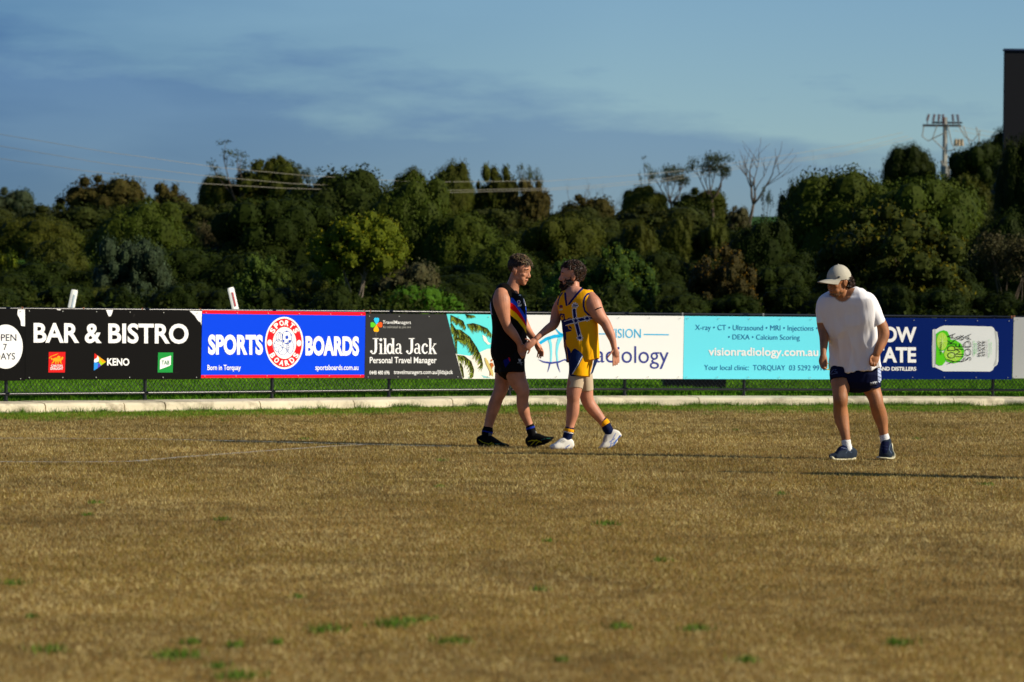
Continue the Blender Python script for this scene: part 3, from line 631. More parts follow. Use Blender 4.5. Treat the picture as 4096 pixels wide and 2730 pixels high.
# ------------------------------------------------------------------ guide posts and bin behind the fence
def gpost(px_, ytop, xb, D, label, refl):
    P = at(px_, ytop, D); Bp = at(xb, 1230, D); dirv = (P - Bp).normalized(); zb = terr(Bp.x, D) - .02
    L = (P.z - zb) / dirv.z; foot = P - dirv * L
    root = empty('guide_post', tuple(foot), label, 'guide post', 'plastic guide posts behind the fence')
    ex = (Vector((1, 0, 0)) - dirv * dirv.x).normalized(); ey = dirv.cross(ex); q = Matrix((ex, ey, dirv)).transposed().to_4x4() @ Matrix.Rotation(.65, 4, 'Z'); q.translation = foot
    m = MB(); w = .062
    prof_ = [(-w, .006), (-w * .6, -.008), (0, -.012), (w * .6, -.008), (w, .006), (w, .012), (-w, .012)]
    zs = [0, L * .5, L - .03, L]; vs = []; fs = []
    for i, z_ in enumerate(zs):
        f = 1 if i < 3 else .8
        vs += [q @ Vector((a * f, b, z_)) for a, b in prof_]
    for i in range(3):
        for j in range(7): j2 = (j + 1) % 7; fs.append((i * 7 + j, i * 7 + j2, (i + 1) * 7 + j2, (i + 1) * 7 + j))
    fs.append(tuple(range(21, 28))); m.add(vs, fs); m.build('shaft', mat('post_plastic', '#f4f2ea', rough=.5), root)
    m = MB(); m.box((-.017, -.020, L - .32), (.017, -.0125, L - .08), q); m.build('reflector', mat('reflector_' + refl.strip('#'), refl, rough=.3), root)
gpost(300, 1160, 286, 56, 'white guide post leaning right behind the black bar and bistro board', '#b8c4cc')
gpost(923, 1151, 941, 56, 'white guide post with a red reflector leaning left', '#a01c30')
P = at(2775, 1540, 50.5); zz = terr(P.x, 50.5) - .03; wq = .66
root = empty('storage_bin', (P.x, 50.5, zz), 'black lidded storage bin on the grass behind the white radiology board', 'bin')
m = MB(); w0, w1 = .45, .52
m.add([(P.x + a * w, 50.5 + b * w * .7, zz + z_) for (w, z_) in ((w0, .06), (w1, 1.0)) for a, b in ((-1, -1), (1, -1), (1, 1), (-1, 1))], [(0, 1, 2, 3), (4, 5, 6, 7), (0, 1, 5, 4), (1, 2, 6, 5), (2, 3, 7, 6), (3, 0, 4, 7)])
m.build('body', mat('bin_plastic', '#0c0d0f', rough=.5), root)
m = MB(); m.box((P.x - .55, 50.5 - .40, zz + 1.0), (P.x + .55, 50.5 + .40, zz + 1.06)); m.build('lid', MATS['bin_plastic'], root)
for a in (-1, 1):
    m = MB(); m.tube([(P.x + a * .36, 50.5 - .2, zz + .09), (P.x + a * .42, 50.5 - .2, zz + .09)], .09, 12); m.build('wheel', MATS['bin_plastic'], root)
# ------------------------------------------------------------------ trees
def foliage_mat():
    m = bpy.data.materials.new('foliage'); m.use_nodes = True; nt = m.node_tree; b = nt.nodes['Principled BSDF']
    b.inputs['Roughness'].default_value = .65; b.inputs['Specular IOR Level'].default_value = .05
    a = nt.nodes.new('ShaderNodeAttribute'); a.attribute_name = 'col'; oi = nt.nodes.new('ShaderNodeObjectInfo')
    mx = nt.nodes.new('ShaderNodeMixRGB'); mx.blend_type = 'MULTIPLY'; mx.inputs[0].default_value = 1
    nt.links.new(a.outputs['Color'], mx.inputs[1]); nt.links.new(oi.outputs['Color'], mx.inputs[2]); nt.links.new(mx.outputs[0], b.inputs['Base Color'])
    tr = nt.nodes.new('ShaderNodeBsdfTranslucent'); nt.links.new(mx.outputs[0], tr.inputs['Color'])
    ms = nt.nodes.new('ShaderNodeMixShader'); ms.inputs[0].default_value = .12
    nt.links.new(b.outputs[0], ms.inputs[1]); nt.links.new(tr.outputs[0], ms.inputs[2]); nt.links.new(ms.outputs[0], nt.nodes['Material Output'].inputs['Surface'])
    return m
FOL = foliage_mat()
BARK = mat('bark', '#54483a', rough=.9, noise_amt=.3, noise_scale=6); PALEBARK = mat('pale_bark', '#6e6456', rough=.9, noise_amt=.3, noise_scale=6)
def leaves_at(c, nrm, size, r, asp=.55):
    n = len(c); a = r.normal(size=(n, 3)); nrm = nrm / (np.linalg.norm(nrm, axis=1, keepdims=True) + 1e-9)
    u = np.cross(nrm, a); u /= np.linalg.norm(u, axis=1, keepdims=True) + 1e-9; v = np.cross(nrm, u)
    s_ = (size * r.uniform(.6, 1.35, n))[:, None]; u = u * s_; v = v * s_ * asp
    return np.stack([c - u, c - v * 1.0, c + u, c + v], 1).reshape(-1, 3)
def crown(name, lobes, per, size, seedn, tipfrac=0, tipcol=(1, 1, 1), rough=.75, core=True, asp=.55, shell=(.82, 1.08), hang=0, cen=(0, 0, 1.4), varr=.35):
    r = np.random.default_rng(seedn); Vs = []; Cs = []
    ctr = np.array(cen)
    for (lx, ly, lz, lr) in lobes:
        n = int(per * (lr / .7) ** 2); d = r.normal(size=(n, 3)); d /= np.linalg.norm(d, axis=1, keepdims=True)
        L = np.array([lx, ly, lz]); outw = L - ctr; outw = outw / (np.linalg.norm(outw) + 1e-6)
        k = (d @ outw) > -.45; d = d[k]; n = len(d)
        rad = lr * r.uniform(shell[0], shell[1], n)[:, None] * (1 + .13 * np.sin(d[:, :1] * 9 + lx * 3) * np.cos(d[:, 2:] * 8 + ly))
        c = L + d * rad * np.array([1, 1, .85]); c[:, 2] = np.maximum(c[:, 2], .02)
        nr = d + r.normal(size=(n, 3)) * rough; nr[:, 2] -= hang
        Vs.append(leaves_at(c, nr, np.full(n, size), r, asp))
        lt = r.uniform(1 - varr * .5, 1 + varr * .5); cc = lt * r.uniform(.7, 1.3, (n, 1)) * np.ones((1, 3)) * np.array([r.uniform(.9, 1.15), 1, r.uniform(.8, 1.1)])
        if tipfrac:
            kk = (r.random(n) < tipfrac) & (d[:, 2] > .0); cc[kk] = np.array(tipcol) * r.uniform(.6, 1.2, (kk.sum(), 1))
        Cs.append(cc)
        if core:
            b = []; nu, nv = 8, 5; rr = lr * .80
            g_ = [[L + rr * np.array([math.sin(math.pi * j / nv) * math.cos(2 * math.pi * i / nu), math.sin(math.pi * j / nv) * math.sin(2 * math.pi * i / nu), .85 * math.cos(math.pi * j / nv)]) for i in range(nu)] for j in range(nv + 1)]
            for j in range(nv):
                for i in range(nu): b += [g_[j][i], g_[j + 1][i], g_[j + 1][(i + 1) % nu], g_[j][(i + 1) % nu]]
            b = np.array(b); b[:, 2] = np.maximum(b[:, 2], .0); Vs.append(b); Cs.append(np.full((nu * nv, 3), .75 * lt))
    V = np.concatenate(Vs); C = np.concatenate(Cs)
    if hasattr(ctr, 'x'): pass
    me = np_mesh(name, V, 4, C); me.materials.append(FOL); return me
def dome_lobes(seedn, rx=2.5, ry=2.3, rz=4.0, n=46, r0=.42, r1=.85, low=True, jit=.12):
    r = random.Random(seedn); L = []; i = 0
    for q in range(n):      # golden spiral over the upper part of an ellipsoid
        z = 1 - (q + .5) / n * 1.08; ph = q * 2.39996; s_ = math.sqrt(max(0, 1 - abs(z) ** 2.7)); lr = r.uniform(r0, r1)
        f = 1 - lr / 2.6 + r.uniform(-jit, jit)
        L.append((rx * f * s_ * math.cos(ph), ry * f * s_ * math.sin(ph), max(.3, rz * .12 + rz * .88 * (z ** .55 * .95 + .05) * f) if z > 0 else rz * .1, lr))
    for q in range(16 if low else 0):
        ph = q * 2 * math.pi / 16; f = r.uniform(.75, .95)
        L.append((rx * f * math.cos(ph), ry * f * math.sin(ph), r.uniform(.3, rz * .4), r.uniform(r0, r1)))
    for z in (.25, .5, .68): L.append((0, 0, rz * z, 1.25 * (1.1 - z * .5)))
    return L
def limbs(seedn, top, spread, n, r0=.12, wig=.15, base=0.0, fork=.35):
    r = random.Random(seedn); m = MB(); tips = []
    fk = Vector((r.uniform(-.1, .1) * top, 0, base + (top - base) * fork))
    m.tube([(0, 0, base - .3), (fk.x * .4, 0, base + (fk.z - base) * .5), fk], [r0 * 1.25, r0, r0 * .85], 7)
    for i in range(n):
        a = 2 * math.pi * i / n + r.uniform(-.4, .4); e = Vector((math.cos(a) * spread * r.uniform(.5, 1), math.sin(a) * spread * r.uniform(.4, .9), top * r.uniform(.75, 1)))
        p1 = fk.lerp(e, .4) + Vector((r.uniform(-wig, wig), r.uniform(-wig, wig), -.05 * top)); p2 = fk.lerp(e, .75) + Vector((r.uniform(-wig, wig), r.uniform(-wig, wig), 0))
        m.tube([fk - Vector((0, 0, .05)), p1, p2, e], [r0 * .6, r0 * .42, r0 * .25, r0 * .1], 5); tips.append(e)
        for j in range(2):
            e2 = p2 + Vector((r.uniform(-1, 1), r.uniform(-1, 1), r.uniform(.3, 1))) * spread * .35; m.tube([p1.lerp(p2, .6 + .3 * j), p2.lerp(e2, .5), e2], [r0 * .25, r0 * .16, r0 * .06], 4); tips.append(e2)
    return m, tips
VAR = {}
def variant(key, crownme, limbm, bark=BARK):
    lm = limbm.mesh(key + '_trunk') if limbm else None
    if lm: lm.materials.append(bark); lm.polygons.foreach_set('use_smooth', [True] * len(lm.polygons))
    zs = np.zeros(len((crownme or lm).vertices) * 3); (crownme or lm).vertices.foreach_get('co', zs); zs = zs.reshape(-1, 3)
    VAR[key] = (crownme, lm, zs[:, 2].max(), zs[:, 0].min(), zs[:, 0].max())
for i in range(4): variant('dome%d' % i, crown('dome_crown', dome_lobes(10 + i, n=30, r0=.62, r1=1.15, jit=.08), 420, .052, 20 + i, cen=(0, 0, .8), rough=.38, varr=.2), limbs(i, 2.4, 1.2, 5)[0])
for i in range(2): variant('bushy%d' % i, crown('bushy_crown', dome_lobes(30 + i, n=40, r0=.3, r1=.95, jit=.15), 300, .075, 40 + i, rough=.95, cen=(0, 0, .8), shell=(.7, 1.2), varr=.6), limbs(i + 5, 3.0, 1.5, 5)[0])
variant('tipped', crown('tipped_crown', dome_lobes(50, n=56, r0=.3, r1=.7, jit=.2), 330, .07, 51, tipfrac=.30, tipcol=(2.9, 1.9, .5), rough=.95, cen=(0, 0, .8), shell=(.72, 1.22)), limbs(9, 3.0, 1.5, 5)[0])
variant('ferny', crown('ferny_crown', dome_lobes(60, n=40, r0=.35, r1=.7, rz=3.0, jit=.15), 700, .05, 61, rough=1.0, asp=.25, shell=(.6, 1.3), cen=(0, 0, .5)), limbs(10, 1.5, 1.0, 4)[0])
variant('silver', crown('silver_crown', dome_lobes(52, n=44, r0=.3, r1=.8, jit=.2), 330, .06, 53, tipfrac=.35, tipcol=(1.7, 1.7, 1.8), rough=.95, cen=(0, 0, .8), shell=(.72, 1.2)), limbs(13, 3.0, 1.5, 5)[0])
LR = random.Random(77); LL = [(0, 0, 3.0, .95), (.5, 0, 3.1, .8), (-.5, .1, 2.9, .8)]
for q in range(34):
    z = 1 - (q + .5) / 34 * 1.5; ph = q * 2.39996; s_ = math.sqrt(max(0, 1 - z * z)); f = LR.uniform(.8, 1.1); LL.append((1.5 * f * s_ * math.cos(ph), 1.4 * f * s_ * math.sin(ph), 3.0 + 1.15 * z * f, LR.uniform(.28, .55)))
variant('lolly', crown('lolly_crown', LL, 420, .06, 78, tipfrac=.2, tipcol=(1.7, 1.25, .6), rough=.85, cen=(0, 0, 2.6), shell=(.7, 1.2)), limbs(79, 3.3, 1.1, 5, r0=.075, fork=.33)[0], PALEBARK)
# open-crowned trees: clusters on the ends of limbs, gaps between
def open_tree(key, seedn, top, spread, n, lr, per, size, flat=1.0, bark=BARK, r0=.1, fork=.35, drop=0, hang=0, wig=.2):
    lm, tips = limbs(seedn, top, spread, n, r0=r0, fork=fork, wig=wig); r = random.Random(seedn)
    L = [(t_.x, t_.y, t_.z * 1.0, lr * r.uniform(.7, 1.25)) for t_ in tips if r.random() > drop]
    L += [(t_.x * .75 + r.uniform(-.3, .3), t_.y * .75, t_.z - lr * r.uniform(.1, .9), lr * r.uniform(.5, .9)) for t_ in tips if r.random() > .3 + drop]
    variant(key, crown(key + '_crown', [(a, b, c * flat + top * (1 - flat), d) for a, b, c, d in L], per, size, seedn, rough=.9, core=False, shell=(.25, 1.15), hang=hang, cen=(0, 0, top * .6), asp=.45, varr=.5), lm, bark)
open_tree('umbrella0', 71, 4.2, 1.7, 7, .42, 380, .06, flat=.8, r0=.09, fork=.45)
open_tree('umbrella1', 72, 4.4, 1.5, 6, .36, 330, .06, flat=.85, r0=.08, fork=.4, drop=.15)
open_tree('round', 73, 4.2, 1.9, 8, .62, 620, .065, r0=.07, bark=PALEBARK, fork=.38)
open_tree('wispy', 74, 4.4, .8, 4, .28, 300, .05, r0=.06, fork=.3, drop=.25)
open_tree('gum', 75, 4.3, 1.6, 8, .65, 420, .07, r0=.07, fork=.2, hang=.4)
def bare_tree(key, seedn, n, top=4.4, spread=1.2, lean=0, r0=.07):
    r = random.Random(seedn); m = MB()
    def grow(p, d, L, rad, lv):
        pts = [p]; q = p.copy(); dd = d.copy()
        for k_ in range(4):
            dd = (dd + Vector((r.uniform(-.16, .16), r.uniform(-.16, .16), .06))).normalized(); q = q + dd * L / 4; pts.append(q.copy())
        m.tube(pts, [rad, rad * .85, rad * .7, rad * .58, rad * .45], 5 if lv < 2 else 3)
        if lv < 3:
            for k_ in range(r.choice((2, 3, 3)) if lv else n):
                b = pts[r.choice((2, 3, 4)) if lv else (4 if k_ < 3 else 3)]; nd = (dd + Vector((r.uniform(-.6, .6) * spread, r.uniform(-.5, .5), r.uniform(.0, .4)))).normalized(); grow(b, nd, L * r.uniform(.6, .95), rad * .5, lv + 1)
    grow(Vector((0, 0, -.2)), Vector((lean, 0, 1)).normalized(), top * .36, r0, 0)
    variant(key, None, m, BARK)
bare_tree('bare0', 81, 3); bare_tree('bare1', 82, 4, r0=.05); bare_tree('bare2', 83, 3, spread=.8, r0=.05)

S = 4096 / 2353
def tree(key, xl, xr, ytop, D, col, name, label, group=None, rot=None, zscale=None):
    """xl,xr,ytop in display pixels of a 2353-wide view; D is the distance in metres"""
    cm, lm, h, x0, x1 = VAR[key]
    cx = (xl + xr) / 2; P = at(cx * S, ytop * S, D); wM = (xr - xl) * 1.10 * S / FPX * D
    zb = terr(P.x, D) - .05; hh = max(1.0, P.z - zb); sx_ = wM / (x1 - x0); sz_ = hh / h
    root = empty(name, (P.x, D, zb), label, 'bush' if 'bush' in name or 'shrub' in name else 'tree', group)
    rz = random.uniform(-.35, .35) if rot is None else rot; sy_ = max(min(sx_, 1.35), .5)
    if cm:
        o = bpy.data.objects.new('crown', cm); COL.objects.link(o); o.parent = root; o.scale = (sx_, sy_, sz_); o.rotation_euler = (0, 0, rz)
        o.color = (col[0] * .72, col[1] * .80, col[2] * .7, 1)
    if lm:
        o = bpy.data.objects.new('trunk', lm); COL.objects.link(o); o.parent = root; o.scale = (sx_, sy_, sz_); o.rotation_euler = (0, 0, rz)
    return root
DK = (.026, .036, .004); OL = (.066, .068, .008); GR = (.062, .078, .008); BR = (.078, .058, .014); GY = (.065, .075, .038); YG = (.120, .135, .008); BG = (.085, .180, .012); RB = (.115, .060, .018); GB = (.095, .078, .035)  # DK: dark leaf green, lowered further so the colour holds canopy shade
d4 = ['dome0', 'dome1', 'dome2', 'dome3']
T = [
 # far row, on the hill
 ('bushy0', -40, 90, 427, 165, GY, 'tree', 'small greyish round tree at the far left edge of the skyline'),
 ('bushy1', 78, 140, 470, 150, GY, 'tree', 'low grey-green tree in the skyline dip at far left'),
 ('bushy0', 132, 350, 396, 130, BR, 'tree', 'reddish-brown topped tree rising left of the skyline gap'),
 ('bushy1', 330, 446, 414, 128, BR, 'tree', 'brown-green dome tree right of the reddish-brown topped tree'),
 ('dome1', 440, 560, 394, 142, OL, 'tree', 'olive tree below the crooked wispy tree on the skyline'),
 ('bushy0', 520, 715, 362, 142, OL, 'tree', 'broad olive brown tree with a knobbly top, left of the centre dome'),
 ('lolly', 590, 680, 350, 143, OL, 'tree', 'small dark knob-headed tree on top of the olive brown skyline mass'),
 ('umbrella1', 668, 722, 376, 141, GY, 'tree', 'little lollipop-shaped tree left of the big centre dome'),
 ('wispy', 480, 580, 320, 141, GY, 'tree', 'crooked wispy tree leaning right above the left skyline'),
 ('dome2', 890, 1000, 378, 130, OL, 'tree', 'low round tree just left of the double-topped centre trees'),
 ('dome0', 975, 1105, 360, 130, OL, 'tree', 'rounded green tree, first peak behind the left player'),
 ('bushy1', 1085, 1200, 370, 131, OL, 'tree', 'brown-green tree, second peak behind the left player'),
 ('umbrella1', 1186, 1242, 374, 131, GY, 'tree', 'thin twin-headed sapling poking up right of the second peak'),
 ('bushy1', 1170, 1275, 404, 130, BR, 'tree', 'brownish tree sloping down right of the twin-headed sapling'),
 ('bushy0', 1268, 1428, 443, 130, BR, 'tree', 'dark brown-green dome below the row of bare twigs'),
 ('bare1', 1290, 1350, 405, 150, None, 'bare_tree', 'first bare twiggy tree, leftmost of three above the brown-green dome'),
 ('bare2', 1340, 1390, 408, 150, None, 'bare_tree', 'middle bare twiggy tree above the brown-green dome'),
 ('bare1', 1380, 1430, 412, 150, None, 'bare_tree', 'third bare twiggy tree, rightmost above the brown-green dome'),
 ('dome3', 1410, 1550, 420, 150, OL, 'tree', 'round olive tree under the flat-topped umbrella tree'),
 ('bushy0', 1545, 1680, 428, 150, OL, 'tree', 'olive rounded tree under the tall umbrella tree'),
 ('wispy', 1468, 1502, 356, 150, GY, 'tree', 'narrow wispy grey sapling left of the flat-topped umbrella tree'),
 ('umbrella0', 1496, 1600, 374, 151, GY, 'tree', 'flat-topped umbrella tree, left of the taller umbrella tree'),
 ('umbrella0', 1588, 1696, 344, 149, GY, 'tree', 'tall umbrella tree with bare forking trunks on the right skyline'),
 ('bare0', 1660, 1786, 316, 148, None, 'bare_tree', 'tall bare dead tree spreading its branches beside the skyline gap'),
 ('umbrella1', 1746, 1776, 424, 120, GY, 'tree', 'tiny lollipop sapling in the skyline gap'),
 ('bushy0', 1668, 1725, 470, 140, GB, 'bush', 'scrubby brown bush at the foot of the dead tree'),
 ('bare1', 1826, 1870, 355, 105, None, 'bare_tree', 'leftmost bare twigs standing above the right dome'),
 ('bare2', 1862, 1905, 345, 105, None, 'bare_tree', 'middle bare twigs standing above the right dome'),
 ('bare1', 1898, 1944, 346, 105, None, 'bare_tree', 'rightmost bare twigs standing above the right dome'),
 ('dome1', 2004, 2175, 322, 172, DK, 'tree', 'dark round tree left of the power pole'),
 ('dome2', 2150, 2360, 318, 170, DK, 'tree', 'dark spreading tree right of the power pole'),
 ('dome0', 2248, 2400, 266, 178, DK, 'tree', 'tallest dark tree beside the dark billboard'),
 ('bushy1', 2170, 2290, 395, 150, OL, 'tree', 'olive tree below the power pole to its right'),
 ('bushy0', 2300, 2420, 415, 145, BR, 'tree', 'brown-green tree in front of the flags'),
 # middle row of domes
 (d4[0], 185, 470, 448, 106, GR, 'tree', 'large green dome tree below the reddish-brown topped tree'),
 (d4[1], -60, 230, 490, 112, OL, 'tree', 'olive dome at the left edge behind the front dome'),
 ('gum', 445, 530, 500, 104, GB, 'tree', 'thin brownish gum between the left domes'),
 ('bushy1', 400, 500, 560, 98, GR, 'tree', 'green tree right of the large left dome'),
 (d4[2], 440, 830, 440, 100, DK, 'tree', 'broad dark dome tree left of centre'),
 (d4[3], 580, 1020, 372, 104, (.036, .046, .006), 'tree', 'highest dark dome tree in the middle of the picture'),
 (d4[0], 800, 1085, 388, 100, GR, 'tree', 'sunlit green dome on the right shoulder of the highest dome'),
 (d4[1], 930, 1180, 474, 98, GR, 'tree', 'wide green dome behind the left player'),
 (d4[2], 1160, 1430, 486, 104, OL, 'tree', 'olive dome between the two players heads'),
 (d4[3], 1050, 1260, 540, 92, GR, 'tree', 'low green dome directly behind the left players head'),
 (d4[1], 1400, 1530, 500, 108, OL, 'tree', 'olive dome behind the flat green canopy right of centre'),
 (d4[0], 1490, 1610, 486, 110, OL, 'tree', 'rounded olive dome, second right of centre'),
 (d4[2], 1590, 1690, 500, 110, OL, 'tree', 'small olive dome left of the dark hollow'),
 (d4[3], 1430, 1600, 570, 96, GR, 'tree', 'low green dome beside the bright leafy shrub'),
 (d4[0], 1640, 1860, 488, 90, DK, 'tree', 'very dark dome left of the big right dome'),
 (d4[1], 1735, 2140, 372, 98, GR, 'tree', 'big green dome tree on the right'),
 (d4[2], 1920, 2330, 392, 96, GR, 'tree', 'big green dome tree below the power pole'),
 (d4[3], 1770, 1900, 398, 100, DK, 'tree', 'dark knob on the left side of the big right dome'),
 (d4[0], 2200, 2430, 470, 90, DK, 'tree', 'dark dome at the right edge'),
 # front row
 (d4[3], 30, 225, 535, 92, OL, 'tree', 'front olive dome at the left'),
 ('bushy0', -40, 50, 570, 90, YG, 'tree', 'yellow-green bush tree cut by the left edge'),
 ('silver', 212, 400, 528, 84, (.050, .066, .034), 'tree', 'silvery-leaved gum tree above the black bar board'),
 (d4[2], 160, 305, 655, 80, OL, 'bush', 'low olive bush behind the left guide post'),
 (d4[0], 370, 520, 640, 86, DK, 'bush', 'dark bush left of the red-reflector guide post'),
 ('lolly', 715, 946, 474, 78, YG, 'tree', 'yellow-green round-headed tree on a slim forked trunk'),
 ('bushy1', 528, 682, 580, 84, (.07, .10, .015), 'bush', 'fresh green bush right of the red-reflector guide post'),
 ('bushy0', 712, 795, 584, 83, (.07, .10, .015), 'bush', 'green bush left of the slim forked trunk'),
 ('bushy1', 660, 810, 638, 80, OL, 'bush', 'low olive bush at the foot of the slim forked trunk'),
 ('bushy0', 860, 1020, 590, 86, GB, 'bush', 'grey-brown arching bush right of the slim forked trunk'),
 ('ferny', 862, 1070, 648, 74, BG, 'bush', 'bright green feathery bush behind the dark travel board'),
 ('bushy1', 1236, 1400, 590, 80, (.07, .12, .018), 'shrub', 'leafy green shrub between the two players'),
 ('tipped', 1345, 1515, 556, 80, (.05, .085, .015), 'shrub', 'bright leafy shrub with a reddish top behind the gold player'),
 ('tipped', 1575, 1750, 556, 79, (.07, .052, .016), 'tree', 'orange-brown tipped tree above the light blue board'),
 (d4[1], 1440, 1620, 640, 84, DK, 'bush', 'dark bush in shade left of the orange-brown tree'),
 ('tipped', 1850, 2240, 458, 80, (.055, .062, .010), 'tree', 'wide wattle tree with yellow flower tips behind the man in the cap'),
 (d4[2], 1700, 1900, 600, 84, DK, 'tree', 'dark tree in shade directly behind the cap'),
 ('gum', 2220, 2420, 520, 82, GB, 'tree', 'dull brownish gum at the right edge above the navy board'),
 (d4[0], 1980, 2300, 600, 84, DK, 'tree', 'dark low tree behind the navy board'),
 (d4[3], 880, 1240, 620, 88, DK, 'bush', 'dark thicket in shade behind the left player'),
 (d4[1], -80, 120, 620, 84, DK, 'bush', 'dark bush at the left end of the fence'),
 ('dome1', 2262, 2440, 296, 112, DK, 'tree', 'dark tree covering the foot of the tall billboard'),
 ('bare1', 2110, 2160, 668, 76, None, 'bare_tree', 'dry twiggy weeds behind the navy board'),
]
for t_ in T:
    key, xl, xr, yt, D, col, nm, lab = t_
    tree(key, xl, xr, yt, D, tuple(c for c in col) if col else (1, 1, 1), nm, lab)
fr = random.Random(44)
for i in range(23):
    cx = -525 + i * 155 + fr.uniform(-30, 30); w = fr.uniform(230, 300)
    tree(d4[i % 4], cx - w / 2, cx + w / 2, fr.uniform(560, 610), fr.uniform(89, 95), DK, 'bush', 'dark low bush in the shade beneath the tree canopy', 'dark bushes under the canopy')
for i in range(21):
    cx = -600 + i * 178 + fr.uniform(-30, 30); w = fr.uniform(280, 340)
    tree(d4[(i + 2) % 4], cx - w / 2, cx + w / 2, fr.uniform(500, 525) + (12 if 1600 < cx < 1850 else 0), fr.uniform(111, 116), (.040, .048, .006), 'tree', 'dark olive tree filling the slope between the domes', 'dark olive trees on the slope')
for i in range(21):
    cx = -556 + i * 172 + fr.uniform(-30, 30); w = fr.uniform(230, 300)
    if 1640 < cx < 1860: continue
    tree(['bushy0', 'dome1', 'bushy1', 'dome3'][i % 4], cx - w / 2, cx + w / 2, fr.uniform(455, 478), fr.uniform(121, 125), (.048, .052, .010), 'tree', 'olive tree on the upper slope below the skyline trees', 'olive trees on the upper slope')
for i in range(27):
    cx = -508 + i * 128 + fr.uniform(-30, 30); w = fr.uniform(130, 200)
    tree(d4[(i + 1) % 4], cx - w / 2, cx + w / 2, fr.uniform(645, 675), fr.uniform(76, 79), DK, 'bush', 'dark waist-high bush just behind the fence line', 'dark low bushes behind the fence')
for i, cx in enumerate((-620, -450, -290, -130, 2480, 2620, 2780)):
    tree(['bushy0', 'dome2'][i % 2], cx - 110, cx + 110, fr.uniform(395, 430), 138, OL, 'tree', 'olive skyline tree standing beyond the edge of the view', 'skyline trees beyond the view')
# undergrowth: a mass nobody could count
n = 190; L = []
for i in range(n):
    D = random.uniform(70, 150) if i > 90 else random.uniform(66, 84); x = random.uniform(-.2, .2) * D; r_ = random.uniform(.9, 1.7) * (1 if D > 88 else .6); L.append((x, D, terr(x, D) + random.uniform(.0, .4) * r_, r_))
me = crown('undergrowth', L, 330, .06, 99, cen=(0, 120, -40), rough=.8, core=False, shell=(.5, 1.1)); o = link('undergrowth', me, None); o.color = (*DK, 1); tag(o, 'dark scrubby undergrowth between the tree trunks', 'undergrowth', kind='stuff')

# ------------------------------------------------------------------ power pole, wires, billboard, flags
PD = 215
P = at(2172 * S, 270 * S, PD); zb = terr(P.x, PD); top = P.z
root = empty('power_pole', (P.x, PD, zb), 'grey power pole with crossarm and insulators above the right-hand trees', 'power pole')
mpx = PD / (FPX / S)      # metres per display pixel there
CONC = mat('pole_concrete', '#8c8a80', rough=.8); DKM = mat('arm_dark', '#3a3a3a', rough=.7); INS = mat('insulator_brown', '#5a2c24', rough=.4)
m = MB(); m.tube([(P.x, PD, zb - .5), (P.x, PD, top)], [.2, .13], 12); m.build('shaft', CONC, root, smooth=True)
m = MB(); m.box((P.x - 52 * mpx, PD - .25, P.z - 22 * mpx), (P.x + 36 * mpx, PD - .1, P.z - 17 * mpx)); m.box((P.x - 30 * mpx, PD + .1, P.z - 14 * mpx), (P.x + 40 * mpx, PD + .2, P.z - 10 * mpx)); m.build('crossarm', DKM, root)
for dx, dy in ((-42, 4), (-28, 2), (-16, 2), (-6, 0), (18, 0), (30, 0)):
    m = MB(); b = Vector((P.x + dx * mpx, PD - .1, P.z - 8 * mpx)); e = b + Vector((-dx * .08 * mpx, 0, 12 * mpx))
    for q in range(4): c_ = b.lerp(e, q / 3); m.tube([c_, c_ + (e - b) * .2], [.11, .06], 8)
    m.tube([b - Vector((0, 0, 8 * mpx)), e], .03, 5); m.build('insulator', INS, root)
for pts in ([(-50, 22), (-54, 45), (-40, 55), (-10, 40), (0, 35)], [(30, 20), (45, 45), (62, 55), (74, 40), (70, 22)], [(-20, 20), (-30, 50), (0, 78), (20, 75)], [(5, 20), (14, 60), (22, 75), (28, 60)], [(40, 20), (55, 60), (60, 75), (76, 60), (78, 30)]):
    m = MB(); m.tube([(P.x + a * mpx, PD - .3, P.z - b * mpx) for a, b in pts], .035, 5); m.build('cable_loop', mat('cable_grey', '#8c887c', rough=.6), root)
m = MB(); m.tube([(P.x - 3 * mpx, PD - .28, P.z - 80 * mpx), (P.x - 3 * mpx, PD - .28, P.z - 140 * mpx)], .08, 8); m.tube([(P.x - 10 * mpx, PD - .28, P.z - 100 * mpx), (P.x - 3 * mpx, PD - .3, P.z - 118 * mpx)], .08, 6); m.tube([(P.x, PD - .28, P.z - 112 * mpx), (P.x, PD - .3, P.z - 140 * mpx)], .3, 10); m.build('conduit', CONC, root)
m = MB()
for a in (24, 31, 38): m.tube([(P.x + a * mpx, PD - .2, P.z - 66 * mpx), (P.x + a * mpx, PD - .2, P.z - 50 * mpx)], [.14, .08], 8)
m.build('transformer', mat('transformer_cream', '#b09c7c', rough=.6), root)
WM = mat('wire_alloy', '#8f8a78', rough=.5)
WR = [([(-500, 235), (0, 309), (247, 350), (508, 386), (704, 404), (970, 419), (1264, 416), (1498, 400), (1594, 390), (1938, 336), (2120, 294)], 'topmost power line crossing the skyline'),
      ([(-500, 262), (0, 336), (233, 375), (467, 404), (666, 422), (1033, 438), (1264, 433), (1350, 428), (1526, 411), (1690, 383), (1938, 352), (2135, 300)], 'middle power line crossing the skyline'),
      ([(-500, 290), (0, 365), (192, 393), (462, 422), (650, 433), (1030, 443), (1264, 437), (1350, 433), (1526, 417), (1690, 389), (1938, 357), (2150, 305)], 'lowest power line crossing the skyline'),
      ([(2205, 292), (2300, 308), (2400, 324), (2700, 372)], 'upper power line leaving the pole to the right'), ([(2190, 300), (2300, 318), (2400, 336), (2700, 390)], 'lower power line leaving the pole to the right')]
